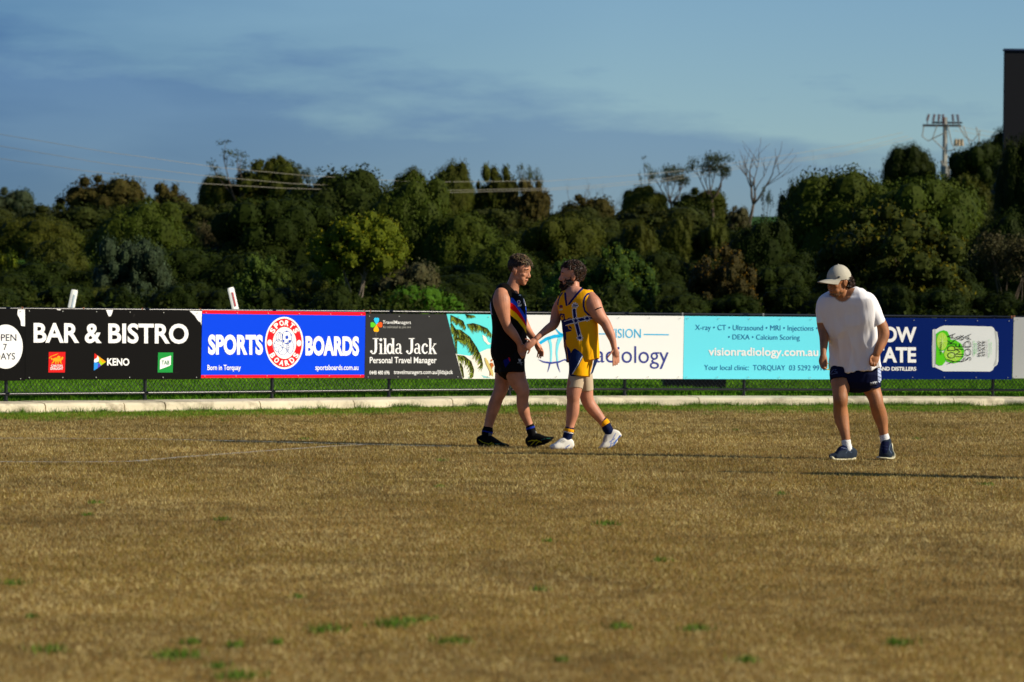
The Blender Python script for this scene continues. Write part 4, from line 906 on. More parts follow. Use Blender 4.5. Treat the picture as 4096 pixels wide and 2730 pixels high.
for pts, lab in WR:
    q = []
    for a, b in zip(pts, pts[1:]):
        for k_ in range(4):
            f = k_ / 4; x = a[0] + (b[0] - a[0]) * f; y = a[1] + (b[1] - a[1]) * f; Dw = 95 + (PD - 95) * min(1, max(0, x / 2172)) ** 2.5 if x < 2172 else PD + (x - 2172) * .05
            q.append(at(x * S, y * S, Dw))
    m = MB(); m.tube(q, [.006 + .006 * min(1, max(0, (v.y - 110) / 90)) for v in q], 5); o = m.build('power_line', WM, None, loc=tuple(q[len(q) // 2])); tag(o, lab, 'power line', 'power lines')
BD = 118
a = at(2308 * S, 117 * S, BD); b = at(2308 * S, 311 * S, BD); x0 = a.x; x1 = x0 + 4.2
zg = terr(x0, BD)
root = empty('billboard', ((x0 + x1) / 2, BD, zg), 'tall dark billboard on posts at the right edge of the sky', 'billboard')
m = MB(); m.box((x0, BD - .15, b.z - 1.2), (x1, BD + .15, a.z)); m.build('panel', mat('billboard_dark', '#0b0c12', rough=.8, noise_amt=.1), root)
m = MB(); m.box((x0 - .03, BD - .2, a.z), (x1 + .03, BD + .2, a.z + .06)); m.build('capping', mat('capping_blue', '#2a3a58', rough=.6), root)
for xx in (x0 + .9, x1 - .9): m = MB(); m.box((xx - .12, BD + .18, zg - .2), (xx + .12, BD + .4, a.z - .4)); m.build('post', DKM, root)
FD = 148
for fx, fy, kind, lab in ((2310, 402, 'union', 'flag with pink and white crosses, leftmost of the three flags'), (2322, 404, 'sun', 'black and red flag with a yellow disc, middle flag'), (2339, 396, 'blue', 'blue flag with a pale canton, rightmost of the three flags')):
    P = at(fx * S, fy * S, FD); zb = terr(P.x, FD); s_ = FD / (FPX / S)
    root = empty('flag', (P.x, FD, zb), lab, 'flag', 'flags behind the right-hand trees')
    m = MB(); m.tube([(P.x, FD, zb), (P.x, FD, P.z + .15)], .03, 6); m.build('pole', CONC, root)
    w, h = .62, .42
    def quad(u0, u1, v0, v1, lay):
        return [(P.x + .03 + w * u0, FD - .012 * lay + .05 * math.sin(6 * u0), P.z - h * v1), (P.x + .03 + w * u1, FD - .012 * lay + .05 * math.sin(6 * u1), P.z - h * v1 - .05), (P.x + .03 + w * u1, FD - .012 * lay + .05 * math.sin(6 * u1), P.z - h * v0 - .05), (P.x + .03 + w * u0, FD - .012 * lay + .05 * math.sin(6 * u0), P.z - h * v0)]
    def piece(parts, name='cloth'):
        m = MB()
        for (u0, u1, v0, v1, lay, c_) in parts:
            nq = 5
            for i in range(nq): m.add(quad(u0 + (u1 - u0) * i / nq, u0 + (u1 - u0) * (i + 1) / nq, v0, v1, lay), [(0, 1, 2, 3)], lin(c_))
        m.build(name, mat('flag_cloth', attr='col', rough=.9), root)
    if kind == 'union': piece([(0, 1, 0, 1, 0, '#1c2456'), (0, 1, .36, .64, 1, '#d8c8d0'), (.4, .6, 0, 1, 1, '#d8c8d0'), (0, 1, .43, .57, 2, '#b03048'), (.45, .55, 0, 1, 2, '#b03048')])
    elif kind == 'sun': piece([(0, 1, 0, .5, 0, '#101010'), (0, 1, .5, 1, 0, '#b01818'), (.38, .62, .3, .7, 1, '#d8a018')])
    else: piece([(0, 1, 0, 1, 0, '#1c2470'), (0, .5, 0, .5, 1, '#d0a0b0'), (0, .5, .2, .3, 2, '#b03048'), (.7, .78, .3, .45, 1, '#e8e8e8'), (.8, .88, .6, .75, 1, '#e8e8e8')])
P = at(2320 * S, 440 * S, 160); zb = terr(P.x, 160)
root = empty('building', (P.x + 1, 160, zb), 'pale blue-grey building glimpsed behind the flags', 'building')
m = MB(); m.box((P.x - .2, 159, zb), (P.x + 5, 163, zb + 1.9)); m.build('wall', mat('wall_bluegrey', '#7c94a0', rough=.8), root)
m = MB(); m.add([(P.x - .5, 158.7, zb + 1.9), (P.x + 5.3, 158.7, zb + 1.9), (P.x + 5.3, 163.3, zb + 1.9), (P.x - .5, 163.3, zb + 1.9), (P.x - .5, 161, zb + 2.5), (P.x + 5.3, 161, zb + 2.5)], [(0, 1, 5, 4), (3, 2, 5, 4), (0, 3, 4), (1, 2, 5), (0, 1, 2, 3)]); m.build('roof', mat('roof_dark', '#2c3034', rough=.7), root)
m = MB(); m.box((P.x + .6, 158.95, zb + .7), (P.x + 1.8, 158.98, zb + 1.5)); m.build('window', mat('window_glass', '#20303c', rough=.15, spec=.6), root)
# ------------------------------------------------------------------ people
K1 = (1850, 960, 3.361); K2 = (1850, 1380, 3.361); K3 = (3200, 1000, 3.1356); K4 = (3200, 1400, 3.1356); KH = (1950, 1340, 7.843); KB = (2200, 1140, 3.92)
def remesh(mb, voxel, name, smooth=2, fac=.5):
    me = mb.mesh(name + '_src'); o = bpy.data.objects.new('tmp', me); COL.objects.link(o)
    r_ = o.modifiers.new('r', 'REMESH'); r_.mode = 'VOXEL'; r_.voxel_size = voxel; r_.adaptivity = 0
    if smooth: s_ = o.modifiers.new('s', 'SMOOTH'); s_.iterations = smooth; s_.factor = fac
    dg = bpy.context.evaluated_depsgraph_get(); dg.update()
    out_ = bpy.data.meshes.new_from_object(o.evaluated_get(dg)); out_.name = name
    bpy.data.objects.remove(o); bpy.data.meshes.remove(me); return out_
def crom(P, k=5):
    P = [np.array(p, float) for p in P]; out_ = []
    for i in range(len(P) - 1):
        p0, p1, p2, p3 = P[max(i - 1, 0)], P[i], P[i + 1], P[min(i + 2, len(P) - 1)]
        for j in range(k):
            t = j / k; out_.append(.5 * ((2 * p1) + (-p0 + p2) * t + (2 * p0 - 5 * p1 + 4 * p2 - p3) * t * t + (-p0 + 3 * p1 - 3 * p2 + p3) * t ** 3))
    out_.append(P[-1]); return out_
class Person:
    def __init__(s, D): s.D = D; s.ppm = FPX / D
    def P(s, K, x, y, dy): return at(K[0] + x / K[2], K[1] + y / K[2], s.D + dy)
    def limb(s, mb, K, pts, cap0=True, cap1=True, n=20, sup=2.0, k=4, c=None, shear=0.0):
        """pts: (x, y, halfwidth in crop px, depth offset m, half depth m)"""
        rows = [(*s.P(K, x, y, dy), a / K[2] / s.ppm, b) for x, y, a, dy, b in pts]
        rows = crom(rows, k); Y = Vector((0, 1, 0)); m = len(rows)
        cs = [Vector(r_[:3]) for r_ in rows]; vs = []; fs = []; rings = []
        def ring(c_, t, a, b):
            w = t.cross(Y)
            w = w.normalized() if w.length > 1e-4 else Vector((1, 0, 0)); nn = w.cross(t).normalized(); o = []
            for q in range(n):
                th = 2 * math.pi * q / n; cx, sy = math.cos(th), math.sin(th)
                if sup != 2.0: cx = math.copysign(abs(cx) ** (2 / sup), cx); sy = math.copysign(abs(sy) ** (2 / sup), sy)
                o.append(c_ + w * (a * cx) + nn * (b * sy) + Vector((0, shear * w.x * a * cx, 0)))
            return o
        T = [(cs[min(i + 1, m - 1)] - cs[max(i - 1, 0)]).normalized() for i in range(m)]
        if cap0:
            r_ = min(rows[0][3], rows[0][4])
            for f in (80, 55, 28): rings.append(ring(cs[0] - T[0] * r_ * math.sin(R(f)), T[0], rows[0][3] * math.cos(R(f)), rows[0][4] * math.cos(R(f))))
        for i in range(m): rings.append(ring(cs[i], T[i], rows[i][3], rows[i][4]))
        if cap1:
            r_ = min(rows[-1][3], rows[-1][4])
            for f in (28, 55, 80): rings.append(ring(cs[-1] + T[-1] * r_ * math.sin(R(f)), T[-1], rows[-1][3] * math.cos(R(f)), rows[-1][4] * math.cos(R(f))))
        for r_ in rings: vs += r_
        for i in range(len(rings) - 1):
            for q in range(n): q2 = (q + 1) % n; fs.append((i * n + q, i * n + q2, (i + 1) * n + q2, (i + 1) * n + q))
        fs.append(tuple(range(n - 1, -1, -1))); fs.append(tuple((len(rings) - 1) * n + q for q in range(n)))
        mb.add(vs, fs, c)
    def finger(s, mb, K, pts, r0=.0085, r1=.007):
        q = [s.P(K, *p) for p in pts]; q2 = [Vector(v) for v in crom(q, 3)]; n = len(q2)
        mb.tube(q2, [r0 + (r1 - r0) * i / (n - 1) for i in range(n)], 8); mb.ell(q2[-1], r1, r1, r1, nu=8, nv=6); mb.ell(q2[0], r0, r0, r0, nu=8, nv=6)
def folds(me, amp, sc, seedn, stretch=(1, 1, .45), fn=None):
    off = Vector((seedn * 7.1, seedn * 3.3, 0)); n = len(me.vertices); co = np.zeros(n * 3); no = np.zeros(n * 3)
    me.vertices.foreach_get('co', co); me.vertices.foreach_get('normal', no); co = co.reshape(-1, 3); no = no.reshape(-1, 3)
    d = np.empty(n)
    for i in range(n):
        v = Vector((co[i, 0] * stretch[0], co[i, 1] * stretch[1], co[i, 2] * stretch[2])) * sc + off
        a = noise.noise(v); b = noise.noise(v * 2.3 + off); d[i] = (1 - abs(a) * 2.4) * .6 + b * .5
        if fn: d[i] *= fn(co[i])
    co += no * (amp * d)[:, None]; me.vertices.foreach_set('co', co.ravel()); me.update()
def inpoly(x, y, poly):
    c = False; j = len(poly) - 1
    for i in range(len(poly)):
        if (poly[i][1] > y) != (poly[j][1] > y) and x < (poly[j][0] - poly[i][0]) * (y - poly[i][1]) / (poly[j][1] - poly[i][1]) + poly[i][0]: c = not c
        j = i
    return c
def thick(pts, w):
    n = len(pts); ws = w if hasattr(w, '__len__') else [w] * n; L = []; Rr = []
    for i in range(n):
        a, c = pts[max(0, i - 1)], pts[min(n - 1, i + 1)]; dx, dy = c[0] - a[0], c[1] - a[1]; l = math.hypot(dx, dy) or 1
        L.append((pts[i][0] - dy / l * ws[i] / 2, pts[i][1] + dx / l * ws[i] / 2)); Rr.append((pts[i][0] + dy / l * ws[i] / 2, pts[i][1] - dx / l * ws[i] / 2))
    return L + Rr[::-1]
def paint(me, base, layers, K, front_only=True):
    """cloth print: every face gets the colour of the print it carries"""
    n = len(me.polygons); ce = np.zeros(n * 3); no = np.zeros(n * 3); me.polygons.foreach_get('center', ce); me.polygons.foreach_get('normal', no)
    ce = ce.reshape(-1, 3); no = no.reshape(-1, 3); v = ce - np.array([0, 0, CAMZ])
    z = v @ np.array(Fv); u = (2048 + FPX * (v @ np.array(Rv)) / z - K[0]) * K[2]; w = (1365 - FPX * (v @ np.array(Uv)) / z - K[1]) * K[2]
    cols = np.tile(np.array(lin(base)), (n, 1))
    for poly, c in layers:
        xs_ = [p[0] for p in poly]; ys_ = [p[1] for p in poly]; cc = np.array(lin(c))
        idx = np.where((u > min(xs_)) & (u < max(xs_)) & (w > min(ys_)) & (w < max(ys_)) & ((no[:, 1] < .15) | (not front_only)))[0]
        for i in idx:
            if inpoly(u[i], w[i], poly): cols[i] = cc
    a = me.color_attributes.new('col', 'FLOAT_COLOR', 'CORNER'); tot = np.zeros(n, np.int32); me.polygons.foreach_get('loop_total', tot)
    arr = np.ones((tot.sum(), 4), np.float32); arr[:, :3] = np.repeat(cols, tot, 0); a.data.foreach_set('color', arr.ravel())
def bone(mb, p0, p1, r0, r1): mb.tube([p0, (p0 + p1) / 2, p1], [r0, (r0 + r1) / 2, r1], 10); mb.ell(p0, r0, r0, r0, nu=10, nv=8); mb.ell(p1, r1, r1, r1, nu=10, nv=8)
def head_matrix(center, fwd, up, S_):
    f = Vector(fwd).normalized(); l = Vector(up).cross(f).normalized(); u = f.cross(l).normalized()
    m = Matrix((f, l, u)).transposed().to_4x4(); m = m @ Matrix.Diagonal((S_, S_, S_, 1)); m.translation = Vector(center) - m.to_3x3() @ Vector((0, 0, .52)); return m
def head(mb, M_, beardy=False):
    """local frame: x forward, y left, z up from chin (0) to crown (1)"""
    E = lambda c, rx, ry, rz, nu=18, nv=12: mb.ell(c, rx, ry, rz, M_, nu, nv)
    E((-.06, 0, .66), .415, .325, .345); E((.06, 0, .60), .32, .30, .32); E((.10, 0, .40), .265, .262, .33); E((-.02, 0, .38), .26, .275, .24)
    E((.14, 0, .20), .21, .20, .185); E((.245, 0, .10), .095, .11, .085); E((.20, .12, .26), .12, .11, .13); E((.20, -.12, .26), .12, .11, .13)
    E((.02, .20, .24), .16, .06, .11); E((.02, -.20, .24), .16, .06, .11)              # jaw angles
    for s_ in (1, -1):
        E((.285, s_ * .115, .605), .075, .115, .035, 12, 8)       # brow
        E((.235, s_ * .155, .40), .09, .08, .075, 12, 8)         # cheekbone
        E((-.04, s_ * .315, .46), .085, .035, .125, 12, 8); E((-.075, s_ * .335, .50), .06, .035, .085, 10, 8); E((-.02, s_ * .30, .37), .03, .03, .045, 8, 6)   # ear
    # nose
    mb.tube([M_ @ Vector(p) for p in ((.30, 0, .60), (.34, 0, .52), (.375, 0, .44), (.405, 0, .385))], [.035 * M_.to_scale()[0], .04 * M_.to_scale()[0], .048 * M_.to_scale()[0], .058 * M_.to_scale()[0]], 10)
    E((.40, 0, .37), .058, .055, .048, 12, 8); E((.375, .058, .345), .05, .038, .038, 10, 6); E((.375, -.058, .345), .05, .038, .038, 10, 6)
    E((.325, 0, .245), .055, .105, .022, 12, 8); E((.315, 0, .205), .055, .095, .026, 12, 8)
def eyes(M_, par, D_EYE='#2a1a12'):
    for s_ in (1, -1):
        m = MB(); m.ell((.285, s_ * .125, .515), .042, .052, .022, M_, 12, 8); m.build('eye', mat('eye_white', '#b8aaa0', rough=.3), par, smooth=True)
        m = MB(); m.ell((.318, s_ * .125, .515), .012, .022, .020, M_, 8, 6); m.build('iris', mat('iris_dark', D_EYE, rough=.2), par, smooth=True)
        m = MB(); m.tube([M_ @ Vector(p) for p in ((.345, s_ * .05, .60), (.365, s_ * .12, .625), (.31, s_ * .21, .60))], [.012 * M_.to_scale()[0], .017 * M_.to_scale()[0], .009 * M_.to_scale()[0]], 6); m.build('eyebrow', mat('hair_brown', '#2c2018', rough=.8), par)
def lips(M_, par, col='#8a4840'):
    m = MB(); m.ell((.352, 0, .226), .028, .085, .012, M_, 12, 6); m.build('lips', mat('lips', col, rough=.5), par, smooth=True)
def hair_mesh(M_, inside, n, ln, col, par, seedn, curl=.6, shell=1.04, down=.1, name='hair', cols=None, base=(-.06, 0, .66, .415, .325, .345), rad=.012):
    r = random.Random(seedn); mb = MB(); S_ = M_.to_scale()[0]; bx, by, bz, ax_, ay_, az_ = base; cnt = 0; rot = M_.to_3x3()
    cols = cols or [col]
    while cnt < n:
        d = Vector((r.gauss(0, 1), r.gauss(0, 1), r.gauss(0, 1))).normalized(); p = Vector((bx + d.x * ax_ * shell, by + d.y * ay_ * shell, bz + d.z * az_ * shell))
        if not inside(p): continue
        cnt += 1; t = Vector((r.uniform(-1, 1), r.uniform(-1, 1), r.uniform(-1, 1) - down)); t = (t - d * t.dot(d)).normalized(); L_ = ln * r.uniform(.6, 1.3)
        p1 = p + (d * (1 - curl) + t * curl).normalized() * L_ * .5; p2 = p1 + (d * (.15 - curl * .3) + t).normalized() * L_ * .5
        mb.tube([M_ @ (p - d * .03), M_ @ p1, M_ @ p2], [rad * r.uniform(.8, 1.3), rad * .9, rad * .25], 4, c=tuple(x * r.uniform(.8, 1.2) for x in lin(r.choice(cols))))
    # scalp shell under the locks
    nu, nv = 28, 20; g_ = {}
    for j in range(nv + 1):
        for i in range(nu):
            a, b = 2 * math.pi * i / nu, math.pi * j / nv; g_[i, j] = Vector((bx + ax_ * shell * math.sin(b) * math.cos(a), by + ay_ * shell * math.sin(b) * math.sin(a), bz + az_ * shell * math.cos(b)))
    for j in range(nv):
        for i in range(nu):
            q = [g_[i, j], g_[i, j + 1], g_[(i + 1) % nu, j + 1], g_[(i + 1) % nu, j]]
            if inside(sum(q, Vector()) / 4): mb.add([M_ @ v for v in q], [(0, 1, 2, 3)], tuple(x * .7 for x in lin(cols[0])))
    return mb.build(name, mat('hair_strands', attr='col', rough=.55, spec=.3), par)
def beard_mesh(M_, pts, n, ln, cols, par, seedn, name='beard', rad=.011, down=.5):
    """locks rooted on small ellipsoids (c, rx, ry, rz)"""
    r = random.Random(seedn); mb = MB()
    for c, rx, ry, rz in pts:
        mb.ell(c, rx * .96, ry * .96, rz * .96, M_, 12, 8, c=tuple(x * .7 for x in lin(cols[0])))
        for i in range(n):
            d = Vector((r.gauss(0, 1), r.gauss(0, 1), r.gauss(0, 1))).normalized(); p = Vector((c[0] + d.x * rx, c[1] + d.y * ry, c[2] + d.z * rz))
            e = (d + Vector((r.uniform(-.5, .5), r.uniform(-.5, .5), r.uniform(-.5, .5) - down))).normalized() * ln * r.uniform(.5, 1.2)
            mb.tube([M_ @ (p - d * .02), M_ @ (p + e * .6), M_ @ (p + e)], [rad, rad * .8, rad * .2], 4, c=tuple(x * r.uniform(.6, 1.5) for x in lin(r.choice(cols))))
    return mb.build(name, mat('hair_strands', attr='col', rough=.55, spec=.3), par)
def skin(name, col, sc=9): return mat(name, col, rough=.52, spec=.35, noise_amt=.24, noise_scale=sc, bump=.15, bump_scale=90, sss=.0)
SK_A = skin('skin_ruddy', '#b87c5c'); SK_B = skin('skin_pink', '#bc8062'); SK_C = skin('skin_tan', '#a06a44')
CLOTH = mat('printed_cloth', attr='col', rough=.75, spec=.06, sheen=.0, bump=.12, bump_scale=250)
def shoe(pr, par, K, st, dy, bw, col, sole_col, sole_h, stripes=(), studs=False, lace='#1a1a1a', name='boot', hp=None, vox=.005, rake=0):
    """st: list of (x, ytop, ybot) stations from heel to toe in crop px; bw half widths in m; rake moves depth along the foot"""
    n = len(st); mb = MB()
    pts = [(x, (yt + yb) / 2, abs(yb - yt) / 2, dy + rake * i / (n - 1), bw[i]) for i, (x, yt, yb) in enumerate(st)]
    pr.limb(mb, K, pts, n=18, sup=2.6); me = remesh(mb, vox, name, 2); o = link(name, me, CLOTH, par, smooth=True)
    par_me = me; loc = o.matrix_world
    # paint upper; convert local back to world for projection
    off = Vector((0, 0, 0)); ch = par
    while ch is not None: off += ch.location; ch = ch.parent
    me.transform(Matrix.Translation(off)); paint(me, col, stripes, K); me.transform(Matrix.Translation(-off))
    mb = MB(); pts = [(x, yb - sole_h * .35, sole_h * .75, dy + rake * i / (n - 1), bw[i] * 1.07) for i, (x, yt, yb) in enumerate(st)]
    pr.limb(mb, K, pts, n=18, sup=3.0); so = link('sole', remesh(mb, vox, 'sole', 2), mat('sole_' + sole_col.strip('#'), sole_col, rough=.6), o, smooth=True)
    if studs:
        for i in list(range(0, n, 1)):
            x, yt, yb = st[i]
            a = pr.P(K, x, yb, dy + rake * i / (n - 1) - bw[i] * .55); b = pr.P(K, x, yb + sole_h * .9, dy + rake * i / (n - 1) - bw[i] * .55)
            m = MB(); m.tube([a, b], [.007, .0045], 6); m.build('stud', mat('sole_' + sole_col.strip('#'), sole_col, rough=.6), o)
    return o
def sock(pr, par, K, pts, cols, n_=18, paints=()):
    mb = MB(); pr.limb(mb, K, pts, n=18); me = remesh(mb, .005, 'sock', 2); folds(me, .0025, 30, 3, (1, 1, 2.5)); paint(me, cols, paints, K, False); return link('sock', me, CLOTH, par, smooth=True)

# ---- player in black -------------------------------------------------------
def person_a():
    pr = Person(32.15); foot = pr.P(K2, 640, 1375, 0); foot.z = 0
    root = empty('person', tuple(foot), 'man in black sleeveless jersey with red, blue and yellow stripes, shaking hands', 'person')
    b = MB(); L = lambda K, p, **k: pr.limb(b, K, p, **k)
    J = [(1150, 2016, 2070, .075), (1163, 1986, 2080, .165), (1180, 1972, 2089, .20), (1200, 1964, 2096, .205), (1228, 1961, 2102, .19), (1272, 1965, 2106, .175), (1317, 1970, 2107, .17), (1362, 1966, 2106, .175), (1406, 1965, 2104, .185), (1438, 1973, 2098, .18)]
    k1 = lambda y: (y - 960) * 3.361
    torso = [((( xl + xr) / 2 - 1850) * 3.361, k1(y), ((xr - xl) / 2 - 5) * 3.361, .0, bb - .02) for y, xl, xr, bb in J]
    L(K1, torso[2:] + [(625, k1(1455), 140, 0, .11)], cap0=False, cap1=False)
    L(K1, [(650, 740, 105, 0, .075), (672, 640, 92, 0, .062), (700, 560, 84, 0, .06), (725, 480, 80, 0, .06)])            # neck
    # near arm
    L(K1, [(520, 730, 95, -.185, .062), (522, 790, 116, -.20, .072), (532, 880, 112, -.21, .07), (552, 990, 90, -.21, .06), (582, 1110, 68, -.205, .05), (622, 1190, 68, -.20, .048), (680, 1262, 62, -.19, .043), (735, 1340, 48, -.175, .034), (768, 1396, 40, -.165, .028)])
    L(KH, [(1010, 300, 95, -.165, .028), (1045, 400, 120, -.16, .026), (1060, 500, 122, -.155, .022), (1075, 590, 100, -.15, .018)])
    # far arm
    L(K1, [(690, 800, 95, .15, .06), (760, 980, 80, .19, .055), (845, 1160, 62, .20, .048), (905, 1260, 52, .16, .04), (965, 1335, 44, .10, .032), (985, 1365, 38, .08, .028)])
    L(KH, [(1545, 290, 88, .08, .026), (1590, 380, 105, .075, .022), (1640, 480, 98, .07, .018)])
    for pts in ([(1010, 560, -.16), (1040, 650, -.17), (1085, 725, -.165)], [(1060, 570, -.16), (1090, 660, -.175), (1120, 715, -.165)], [(1100, 560, -.155), (1140, 630, -.17), (1165, 690, -.155)], [(1130, 520, -.15), (1175, 580, -.16), (1190, 640, -.14)], [(1060, 340, -.18), (1110, 320, -.185), (1165, 330, -.165)]): pr.finger(b, KH, pts, .0095, .008)
    for pts in ([(1700, 430, .06), (1745, 540, .05), (1740, 680, .05)], [(1670, 470, .07), (1690, 600, .06), (1665, 730, .06)], [(1630, 490, .08), (1640, 620, .075), (1605, 730, .08)], [(1590, 480, .09), (1585, 590, .09), (1560, 700, .10)], [(1570, 330, .05), (1640, 430, .035), (1695, 505, .035)]): pr.finger(b, KH, pts, .0088, .0074)
    # legs
    L(K2, [(690, 270, 128, -.085, .088), (716, 400, 134, -.09, .088), (742, 480, 122, -.09, .083), (790, 570, 106, -.10, .072), (812, 640, 90, -.105, .064), (808, 700, 82, -.10, .06), (806, 780, 80, -.09, .06), (825, 880, 80, -.08, .06), (852, 970, 66, -.075, .05), (890, 1060, 54, -.07, .042), (918, 1150, 50, -.07, .042)])
    L(K2, [(570, 270, 125, .10, .088), (548, 400, 112, .11, .085), (540, 480, 108, .11, .08), (525, 560, 100, .105, .07), (500, 640, 94, .10, .065), (468, 710, 86, .11, .062), (435, 800, 88, .12, .06), (402, 900, 78, .125, .055), (372, 1000, 68, .13, .048), (348, 1100, 60, .13, .042), (328, 1190, 58, .13, .042)])
    hm = head_matrix(pr.P(K1, 772, 405, 0), Vector((.90, -.42, -.22)), Vector((.20, -.08, 1)), .268); head(b, hm)
    link('body', remesh(b, .0052, 'body', 3), SK_A, root, smooth=True)
    eyes(hm, root); lips(hm, root)
    hair_mesh(hm, lambda p: p.z > .60 + max(0, p.x - .0) * .70 or (p.x < -.12 and p.z > .40), 1100, .035, None, root, 3, cols=['#2e2318', '#3c2e20', '#4a3a28'], curl=.6, rad=.003, shell=1.02)
    hair_mesh(hm, lambda p: p.z > .86 or (p.z > .76 and p.x > .12), 700, .13, None, root, 4, cols=['#3c2e20', '#54422c', '#806a4a'], curl=.45, rad=.0034, shell=1.03, name='fringe')
    # jersey
    j = MB(); jr = [(((xl + xr) / 2 - 1850) * 3.361, k1(y), (xr - xl) / 2 * 3.361, 0, bb) for y, xl, xr, bb in J]
    pr.limb(j, K1, jr, cap0=False, cap1=False, n=36)
    me = remesh(j, .0045, 'jersey', 3); folds(me, .010, 9, 1, (1.3, 1, .5), lambda c: .35 + 1.0 * min(1, max(0, (1.35 - c[2]) * 2.2)))
    paint(me, '#100d0a', [([(640, 848), (665, 842), (700, 875), (780, 975), (840, 1075), (866, 1170), (866, 1192), (800, 1085), (720, 985), (636, 925)], '#e01414'),
        ([(655, 775), (680, 785), (740, 860), (800, 950), (846, 1020), (856, 1085), (866, 1175), (840, 1090), (780, 985), (705, 880), (650, 842)], '#1c50d8'), ([(850, 890), (866, 900), (866, 1080), (846, 1030)], '#1c50d8'),
        ([(636, 922), (720, 985), (800, 1085), (868, 1185), (868, 1275), (820, 1190), (740, 1090), (636, 1008)], '#f4c810'),
        (ellp(757, 838, 23, 27, 16), '#e8e4e0'), (ellp(757, 838, 15, 18, 12), '#8a2c50'), (ellp(757, 845, 12, 8, 10), '#3848a0'), ([(742, 872), (795, 866), (796, 890), (744, 902)], '#d8d4c0'), ([(756, 745), (765, 733), (785, 738), (788, 756), (776, 750), (765, 752)], '#c0c0b0'), ([(815, 788), (838, 795), (846, 840), (855, 895), (830, 870), (818, 830)], '#d0ccd0'),
        ([(360, 760), (385, 750), (378, 850), (392, 960), (400, 1010), (380, 1010), (362, 900)], '#a8b8d8'), ([(560, 565), (575, 575), (660, 640), (745, 690), (750, 660), (742, 680), (655, 622), (575, 560)], '#0c0a09')], K1)
    link('jersey', me, CLOTH, root, smooth=True)
    # shorts
    s_ = MB(); pr.limb(s_, K2, [(618, 90, 205, 0, .165), (625, 200, 208, 0, .17), (640, 280, 198, 0, .17)], n=30)
    pr.limb(s_, K2, [(660, 150, 160, -.07, .11), (668, 280, 172, -.085, .115), (672, 372, 176, -.09, .12)], cap1=False, n=28); pr.limb(s_, K2, [(580, 150, 125, .09, .11), (562, 280, 128, .10, .115), (556, 374, 126, .105, .118)], cap1=False, n=28)
    me = remesh(s_, .0048, 'shorts', 2); folds(me, .006, 11, 2)
    paint(me, '#131110', [([(535, 140), (600, 140), (640, 220), (600, 280), (575, 310), (555, 240)], '#0c1660'), ([(600, 138), (622, 138), (648, 218), (632, 222)], '#b01818'), ([(545, 80), (565, 75), (590, 62), (600, 90), (590, 118), (560, 122), (548, 105), (575, 105)], '#8088a0'),
        ([(748, 192), (756, 190), (766, 214), (766, 192), (774, 192), (778, 212), (782, 192), (790, 194), (780, 226), (770, 222), (758, 226)], '#c8c8c4'), ([(738, 240), (808, 232), (808, 240), (738, 250)], '#a8a8a4'), ([(780, 256), (800, 254), (800, 260), (780, 262)], '#a0a09c'), ([(782, 270), (808, 268), (808, 273), (782, 275)], '#70706c')], K2)
    link('shorts', me, CLOTH, root, smooth=True)
    sock(pr, root, K2, [(340, 1138, 70, .13, .05), (335, 1165, 76, .13, .052), (326, 1215, 68, .13, .05), (318, 1270, 68, .13, .05)], '#0e0d0e', paints=[([(260, 1150), (420, 1178), (415, 1205), (380, 1185), (262, 1166)], '#16308c'), ([(348, 1190), (365, 1180), (395, 1200), (390, 1230), (352, 1230)], '#6a6a66')])
    sock(pr, root, K2, [(910, 1105, 60, -.07, .048), (918, 1140, 62, -.07, .05), (935, 1190, 62, -.07, .05), (950, 1240, 66, -.07, .05)], '#0e0d0e', paints=[([(845, 1125), (975, 1085), (980, 1110), (850, 1152)], '#16308c'), ([(975, 1155), (1005, 1170), (1020, 1195), (990, 1195)], '#6a6a66')])
    yl = '#a89c10'
    shoe(pr, root, K2, [(226, 1225, 1345), (262, 1208, 1362), (330, 1205, 1368), (390, 1228, 1368), (450, 1268, 1370), (520, 1308, 1372), (580, 1328, 1370), (615, 1342, 1362)], .13, [.028, .034, .04, .042, .046, .048, .042, .025], '#101110', '#0c0c0c', 8,
        [(thick([(218, 1275), (270, 1310), (340, 1330), (420, 1338), (450, 1368)], 9), yl), (thick([(330, 1362), (375, 1320), (400, 1310)], 9), yl), (thick([(375, 1362), (420, 1320)], 8), yl), (thick([(430, 1335), (520, 1332), (590, 1335)], 4), '#2c8068'), ([(375, 1235), (420, 1240), (470, 1290), (450, 1300), (400, 1262)], '#20211f')], True, rake=-.05)
    shoe(pr, root, K2, [(890, 1238, 1385), (930, 1205, 1388), (985, 1185, 1368), (1040, 1200, 1350), (1095, 1222, 1338), (1150, 1232, 1312), (1195, 1236, 1282), (1212, 1245, 1262)], -.07, [.028, .034, .04, .042, .046, .046, .036, .02], '#101110', '#0c0c0c', 9,
        [(thick([(880, 1300), (940, 1285), (1010, 1290), (1060, 1310)], 12), yl), (thick([(920, 1345), (975, 1295), (1000, 1275)], 11), yl), (thick([(985, 1340), (1040, 1290)], 10), yl), (thick([(1050, 1285), (1110, 1262), (1180, 1255)], 4), '#2c8068')], True, rake=-.06)
    return root

